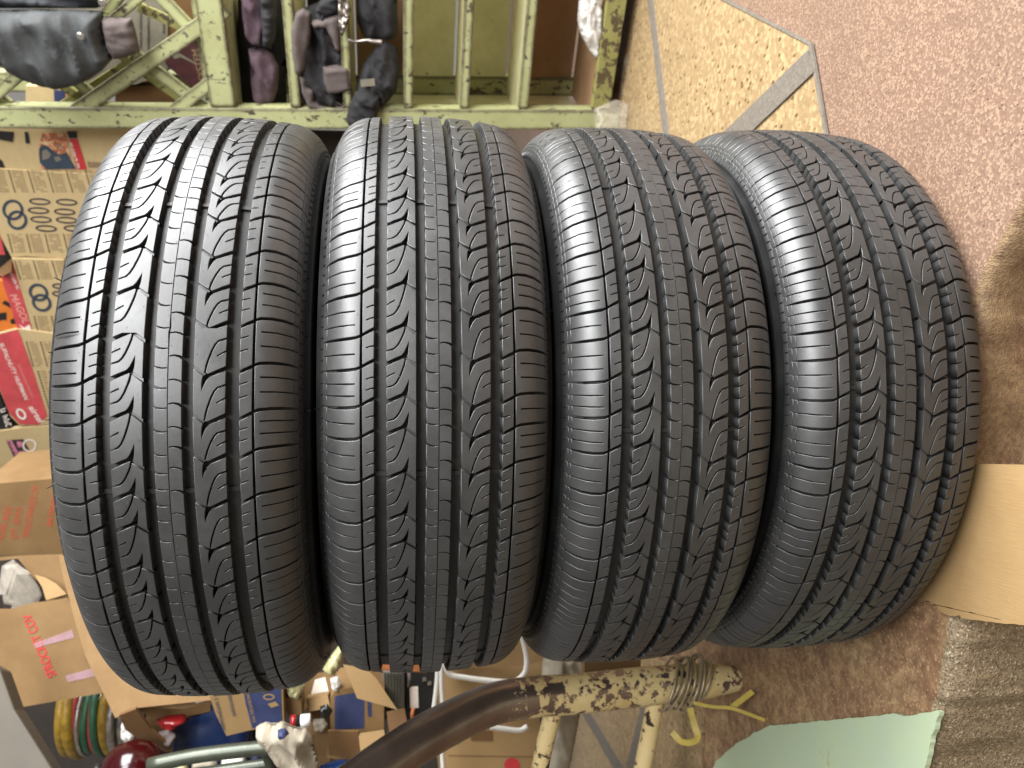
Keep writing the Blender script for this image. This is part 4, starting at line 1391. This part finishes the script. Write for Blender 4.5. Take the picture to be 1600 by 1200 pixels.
cyl('green_label', W(538, 1062.5, 1.75), W(545, 1061, 1.75), .0165, M['green_label'], jar)
o = sheet('kraft_flap', facing(575, 1075, 1.55, 20, -10), [(536, 1038), (560, 1042), (578, 1050), (588, 1060), (608, 1090), (621, 1109), (604, 1104), (558, 1091), (548, 1066)], .004, M['kraft_pale'])
tag(o, 'pointed kraft cardboard flap below the second tyre', 'carton flap')
pbc = facing(560, 1120, 1.66, -6)
bcar = sheet('blue_print_carton', pbc, [(516, 1090), (526, 1078), (572, 1072), (600, 1090), (600, 1190), (560, 1192), (510, 1184), (516, 1142)], .10, M['kraft'])
tag(bcar, 'brown carton with a blue printed panel below the kraft flap', 'carton')
quads('blue_panel', pbc, [[(523, 1088), (569, 1080), (569, 1138), (523, 1140)]], M['navy_print'], bcar, .001)
quads('side_print', pbc, [[(574, 1096), (580, 1094), (581, 1120), (575, 1120)]], M['navy_print'], bcar, .001)
sheet('flap', facing(540, 1160, 1.62, -10, 15), [(512, 1142), (560, 1143), (564, 1178), (548, 1184), (514, 1180)], .005, M['kraft_dark'], bcar)
o = pillow('blue_sheet', facing(520, 1200, 1.5), [(500, 1196), (530, 1188), (548, 1186), (540, 1215), (500, 1220)], .03, M['blue_plastic'], None, 4, 8, .5, .08, (1, .3), 76)
tag(o, 'blue plastic sheet under the brown bent pipe', 'plastic sheet')


extra = [
    ('carton', [(478, 1092), (512, 1086), (516, 1106), (482, 1112)], 1.66, 12, .05, 'kraft_pale', 'thin open kraft carton lid above the black gap'),
    ('carton', [(446, 1090), (470, 1092), (472, 1122), (450, 1124)], 1.62, -20, .05, 'kraft', 'narrow kraft carton beside the blue printed panel'),
    ('carton', [(604, 1112), (632, 1106), (640, 1150), (610, 1160)], 1.64, 30, .05, 'kraft_dark', 'dark kraft carton under the radiator'),
    ('carton', [(470, 1150), (512, 1146), (516, 1196), (476, 1200)], 1.74, -10, .06, 'kraft', 'kraft carton behind the white sack'),
    ('carton', [(224, 1132), (262, 1136), (276, 1176), (236, 1172)], 1.86, -25, .05, 'kraft_dark', 'dark kraft carton between the red globe and basin'),
    ('carton', [(560, 1146), (600, 1140), (606, 1192), (566, 1198)], 1.60, 24, .05, 'kraft_pale', 'pale kraft carton corner under the blue printed carton'),
]
for nm, poly, yd, yw, th, mt, lab in extra:
    pl_ = facing(sum(p[0] for p in poly) / 4, sum(p[1] for p in poly) / 4, yd, yw)
    o = sheet(nm, pl_, poly, th, M[mt]); tag(o, lab, 'carton')
soft = [
    ([(500, 1104), (512, 1100), (520, 1110), (514, 1122), (502, 1120)], 1.60, 'black_plastic', 'small black packet in the gap between kraft cartons'),
    ([(488, 1124), (506, 1122), (512, 1132), (504, 1142), (490, 1140)], 1.64, 'film', 'small clear packet beside the can'),
    ([(600, 1150), (622, 1140), (636, 1152), (628, 1172), (606, 1176)], 1.52, 'yellow_bag', 'small olive packet above the bent pipe'),
    ([(246, 1144), (262, 1140), (276, 1150), (270, 1164), (252, 1162)], 1.72, 'taupe', 'small taupe pouch between the flap and the basin'),
    ([(190, 1126), (206, 1130), (214, 1146), (204, 1160), (190, 1150)], 1.74, 'film_white', 'small milky packet beside the coloured coils'),
    ([(516, 1060), (528, 1056), (534, 1066), (528, 1078), (518, 1076)], 1.66, 'film_white', 'small milky packet beside the white bottle'),
    ([(434, 1140), (446, 1138), (452, 1146), (444, 1154), (434, 1150)], 1.40, 'navy_print', 'small dark blue packet lying on the white sack'),
]
for k, (poly, yd, mt, lab) in enumerate(soft):
    pl_ = facing(poly[0][0], poly[0][1], yd)
    o = pillow('packet', pl_, poly, .02, M[mt], None, 2.5, 6, .8, .14, (.6, 1), 90 + k); tag(o, lab, 'packet')

# dark spares between the flap and the big carton
rb = bar('rust_bar', W(574, 1038, 1.62), W(668, 1044, 1.62), .022, .02, (0, -1, 0), M['rust_bar'])
tag(rb, 'rust coloured bar under the second tyre', 'bar')
rad = thing('radiator', W(614, 1110, 1.72))
tag(rad, 'grey finned radiator beside the kraft flap', 'radiator')
pr_ = facing(614, 1085, 1.72)
sheet('core', pr_, [(598, 1050), (630, 1050), (630, 1124), (598, 1124)], .04, M['grey_metal'], rad)
for k in range(7):
    x = 600 + k * 4.6
    sheet('fin', pr_, [(x, 1052), (x + 2.0, 1052), (x + 2.0, 1122), (x, 1122)], .004, M['steel_green'], rad, .004)
eq = thing('black_unit', W(660, 1120, 1.75))
tag(eq, 'black electrical unit with white label behind the bent pipe', 'unit')
pe = facing(660, 1090, 1.75)
sheet('case', pe, [(632, 1040), (692, 1036), (692, 1150), (632, 1150)], .06, M['black_plastic'], eq, 0, .004)
sheet('label', pe, [(640, 1074), (653, 1073), (654, 1106), (641, 1107)], .002, M['white_print'], eq, .003)
tube('lead', [W(638, 1046, 1.72), W(640, 1060, 1.71), W(639, 1074, 1.72)], .004, M['taupe'], eq, 8, 4)
tube('lead', [W(646, 1107, 1.72), W(644, 1120, 1.71), W(650, 1140, 1.72)], .004, M['rust_bar'], eq, 8, 4)
for x, y in ((660, 1060), (668, 1066), (664, 1112), (676, 1110), (684, 1060)):
    sheet('contact', pe, [(x, y), (x + 6, y - 1), (x + 6, y + 4), (x, y + 5)], .004, M['foil'], eq, .005)

pK = facing(770, 1100, 1.60, 6)
big = sheet('large_carton', pK, [(692, 1000), (846, 996), (850, 1040), (846, 1225), (688, 1225), (690, 1100)], .16, M['kraft_pale'])
tag(big, 'large kraft carton behind the bent pipe and white cords', 'carton')
sheet('flap', facing(770, 1045, 1.57, 6, 10), [(694, 1000), (838, 998), (842, 1034), (820, 1040), (696, 1046)], .004, M['kraft'], big)
for q in ([(702, 1138), (716, 1138), (717, 1162), (703, 1162)], [(736, 1140), (770, 1142), (770, 1158), (736, 1157)]):
    quads('faint_print', pK, [q], M['kraft_dark'], big, .001)
ring(pK, 800, 1196, 12, 12, 11.5, 0, M['crimson_print'], big, 'stamp', .0015)
quads('crease', pK, [[(700, 1180), (838, 1182), (838, 1183.2), (700, 1181.2)]], M['kraft_dark'], big, .001)
o = sheet('small_carton', facing(955, 1040, 1.46, -6), [(912, 1000), (1000, 1004), (1002, 1054), (980, 1058), (914, 1056)], .04, M['kraft'])
tag(o, 'brown carton end under the third tyre, beside the white sack', 'carton')
o = pillow('white_sack', facing(880, 1110, 1.52), [(850, 1006), (900, 1008), (914, 1034), (916, 1062), (906, 1110), (900, 1150), (890, 1190), (884, 1225), (838, 1225), (844, 1170), (852, 1120), (846, 1060)], .05, M['white_fabric'], None, 5, 20, .5, .05, (.25, 1), 81)
tag(o, 'upright white woven sack behind the flaking pipe', 'sack')

def cord(pts, yd, r_, lab):
    o = tube('electric_cable', [W(x, y, yd) for x, y in pts], r_, M['white_plastic'], None, 10, 6)
    tag(o, lab, 'cord')
cord([(812, 985), (820, 1012), (823, 1036), (818, 1054), (800, 1065), (760, 1063), (722, 1058), (704, 1054), (697, 1044), (693, 1028)], 1.47, .0052, 'long white cord looping across the large kraft carton')
cord([(684, 1030), (683, 1060), (680, 1090), (676, 1118)], 1.50, .0045, 'white cord hanging straight beside the large carton, nearer the radiator')
cord([(690, 1030), (690, 1070), (692, 1110), (690, 1150), (693, 1215)], 1.49, .0045, 'white cord hanging straight along the edge of the large carton')
cord([(766, 1136), (790, 1139), (812, 1141), (824, 1135)], 1.50, .005, 'short white cord under the flaking pipe')

# ------------------------------------------------------------------ the flaking pipe stand
def flaking_pipe():
    m_, nt, b = mat('flaking_pipe_paint')
    v = coords(nt, 'Object')
    n = noise_tex(nt, v, 46, 9, .66, .15)
    tc = nt.nodes.new('ShaderNodeTexCoord'); sx = nt.nodes.new('ShaderNodeSeparateXYZ')
    nt.links.new(tc.outputs['Object'], sx.inputs[0])
    # the paint has worn off the handled upper bend
    wear = ramp(nt, sx.outputs[2], [(.0, G4(.02)), (.30, G4(.05)), (.40, G4(.12)), (.455, G4(.5)), (1, G4(.5))])
    ad = nt.nodes.new('ShaderNodeMath'); ad.operation = 'ADD'
    nt.links.new(n, ad.inputs[0]); nt.links.new(wear, ad.inputs[1])
    mask = ramp(nt, ad.outputs[0], [(.562, G4(0)), (.570, G4(1))])
    n2 = noise_tex(nt, v, 12, 6, .6)
    paint = ramp(nt, n2, [(.3, srgb(196, 166, 108)), (.6, srgb(230, 210, 156))])
    steel = ramp(nt, n2, [(.3, srgb(112, 96, 88)), (.7, srgb(160, 144, 134))])
    nt.links.new(mix(nt, mask, paint, steel), b.inputs['Base Color'])
    nt.links.new(ramp(nt, mask, [(0, G4(.5)), (1, G4(.27))]), b.inputs['Roughness'])
    nt.links.new(ramp(nt, mask, [(0, G4(0)), (1, G4(.75))]), b.inputs['Metallic'])
    inv = nt.nodes.new('ShaderNodeInvert'); nt.links.new(mask, inv.inputs[1])
    bump(nt, b, inv.outputs[0], .6, .0012)
    return m_
M['pipe'] = flaking_pipe()
foot = fl(1150, 1062)
ps = thing('pipe_stand', (foot.x, foot.y, 0))
tag(ps, 'bent steel pipe stand with flaking cream paint, left of the tyres', 'pipe stand')
path = [W(1166, 1060, 1.262), W(1100, 1064, 1.255), W(1000, 1073, 1.25), W(900, 1084, 1.24), (W(830, 1089, 1.225)), W(770, 1100, 1.20), W(710, 1126, 1.16), W(640, 1166, 1.10), W(560, 1224, 1.03), W(500, 1275, .98)]
path[0].z = max(path[0].z, -.0); 
tube('main_pipe', path, [.020, .029, .0315, .0315, .0315, .0315, .0315, .0315, .0315, .0315], M['pipe'], ps, 28, 8)
tube('crossbar', [W(868, 1098, 1.245), W(852, 1160, 1.25), W(836, 1240, 1.26)], .0145, M['flaking'], ps, 18, 4)
tube('crossbar', [W(1026, 1086, 1.26), W(1016, 1140, 1.265), W(996, 1240, 1.28)], .0150, M['flaking'], ps, 18, 4)
# wire lashing
cpts = []
axis_a, axis_b = W(1096, 1064, 1.255), W(1040, 1069, 1.252)
ax_d = (axis_b - axis_a).normalized()
ex = ax_d.cross(Vector((0, 1, 0))).normalized(); ey = ax_d.cross(ex)
for k in range(8):
    pts = []
    ph = rng.uniform(0, 6.28); tl = rng.uniform(.25, .55); off = (k + rng.uniform(-.3, .3)) / 7.0
    for q in range(25):
        a = 2 * PI * q / 24
        rad_ = .0345 + .004 * (k % 3) + .003 * math.sin(2 * a + ph)
        pts.append(axis_a + ax_d * ((axis_b - axis_a).length * off + rad_ * tl * math.sin(a + 1.2)) + ex * rad_ * math.cos(a) + ey * rad_ * math.sin(a) * 1.02)
    V, Fc = tube_geo(pts, .0024, 8, False)
    if k == 0: wl = thing('wire_lashing', tuple(axis_a)); tag(wl, 'loops of pale wire lashed round the flaking pipe', 'wire')
    mesh('wire_loop', V, Fc, M['wire'], wl, True)
def strap(pts, z, lab, r_=.0035):
    P_ = [W(x, y, yd) for x, y, yd in pts]
    P_ = catmull(P_, 6)
    V, Fc = [], []
    for i, p in enumerate(P_):
        d = (P_[min(i + 1, len(P_) - 1)] - P_[max(i - 1, 0)]).normalized()
        s = d.cross(Vector((0, -1, .25))).normalized() * r_
        nn = d.cross(s).normalized() * .0006
        V += [p - s - nn, p + s - nn, p + s + nn, p - s + nn]
    for i in range(len(P_) - 1):
        for k in range(4):
            Fc.append((i * 4 + k, i * 4 + (k + 1) % 4, (i + 1) * 4 + (k + 1) % 4, (i + 1) * 4 + k))
    o = fix_normals(mesh('yellow_strap', V, Fc, M['yellow_strap']))
    tag(o, lab, 'strap')
strap([(1084, 1098, 1.20), (1112, 1104, 1.19), (1140, 1106, 1.18), (1160, 1112, 1.17), (1200, 1127, 1.16)], 0, 'long thin yellow strap trailing from the wire lashing', .0028)
strap([(1142, 1106, 1.185), (1158, 1094, 1.18), (1176, 1080, 1.17)], 0, 'short yellow strap end sticking out beside the flaking pipe', .0045)
strap([(1078, 1106, 1.205), (1084, 1130, 1.20), (1090, 1152, 1.19), (1080, 1160, 1.19), (1064, 1158, 1.20), (1050, 1144, 1.21)], 0, 'hooked yellow strap hanging below the wire lashing', .005)

# ------------------------------------------------------------------ on the step in front
pm = Plane((0, 0, .007), (0, 0, 1))
o = sheet('painted_board', pm, rough([(1100, 1240), (1118, 1190), (1150, 1162), (1182, 1144), (1204, 1134), (1240, 1131), (1300, 1125), (1395, 1115), (1412, 1120), (1422, 1119), (1464, 1109), (1468, 1113), (1456, 1150), (1436, 1240)], 2.2, 5), .006, M['mint'])
tag(o, 'mint green painted board with chipped edges lying on the step', 'board')
pcb = Plane((0, 0, .0045), (0, 0, 1))
o = sheet('cardboard_piece', pcb, [(1440, 725), (1540, 725), (1640, 727), (1640, 982)] + rough([(1600, 977), (1540, 971), (1502, 966), (1499, 961), (1492, 963), (1482, 962), (1470, 956), (1462, 946), (1450, 939), (1436, 938)], 1.2, 7)[:-4] + [(1420, 936)], .004, M['kraft_pale'])
tag(o, 'flat pale cardboard piece poking out under the bottom tyre', 'cardboard')

for o in list(bpy.data.objects):
    if '_org' in o: del o['_org']
    if o.name.split('.')[0] in ('text_columns', 'column_heads', 'print', 'brand_strokes', 'picture_bits', 'shoe_highlight', 'device', 'contact'):
        if o.type == 'MESH' and o.parent: o['kind'] = 'stuff'
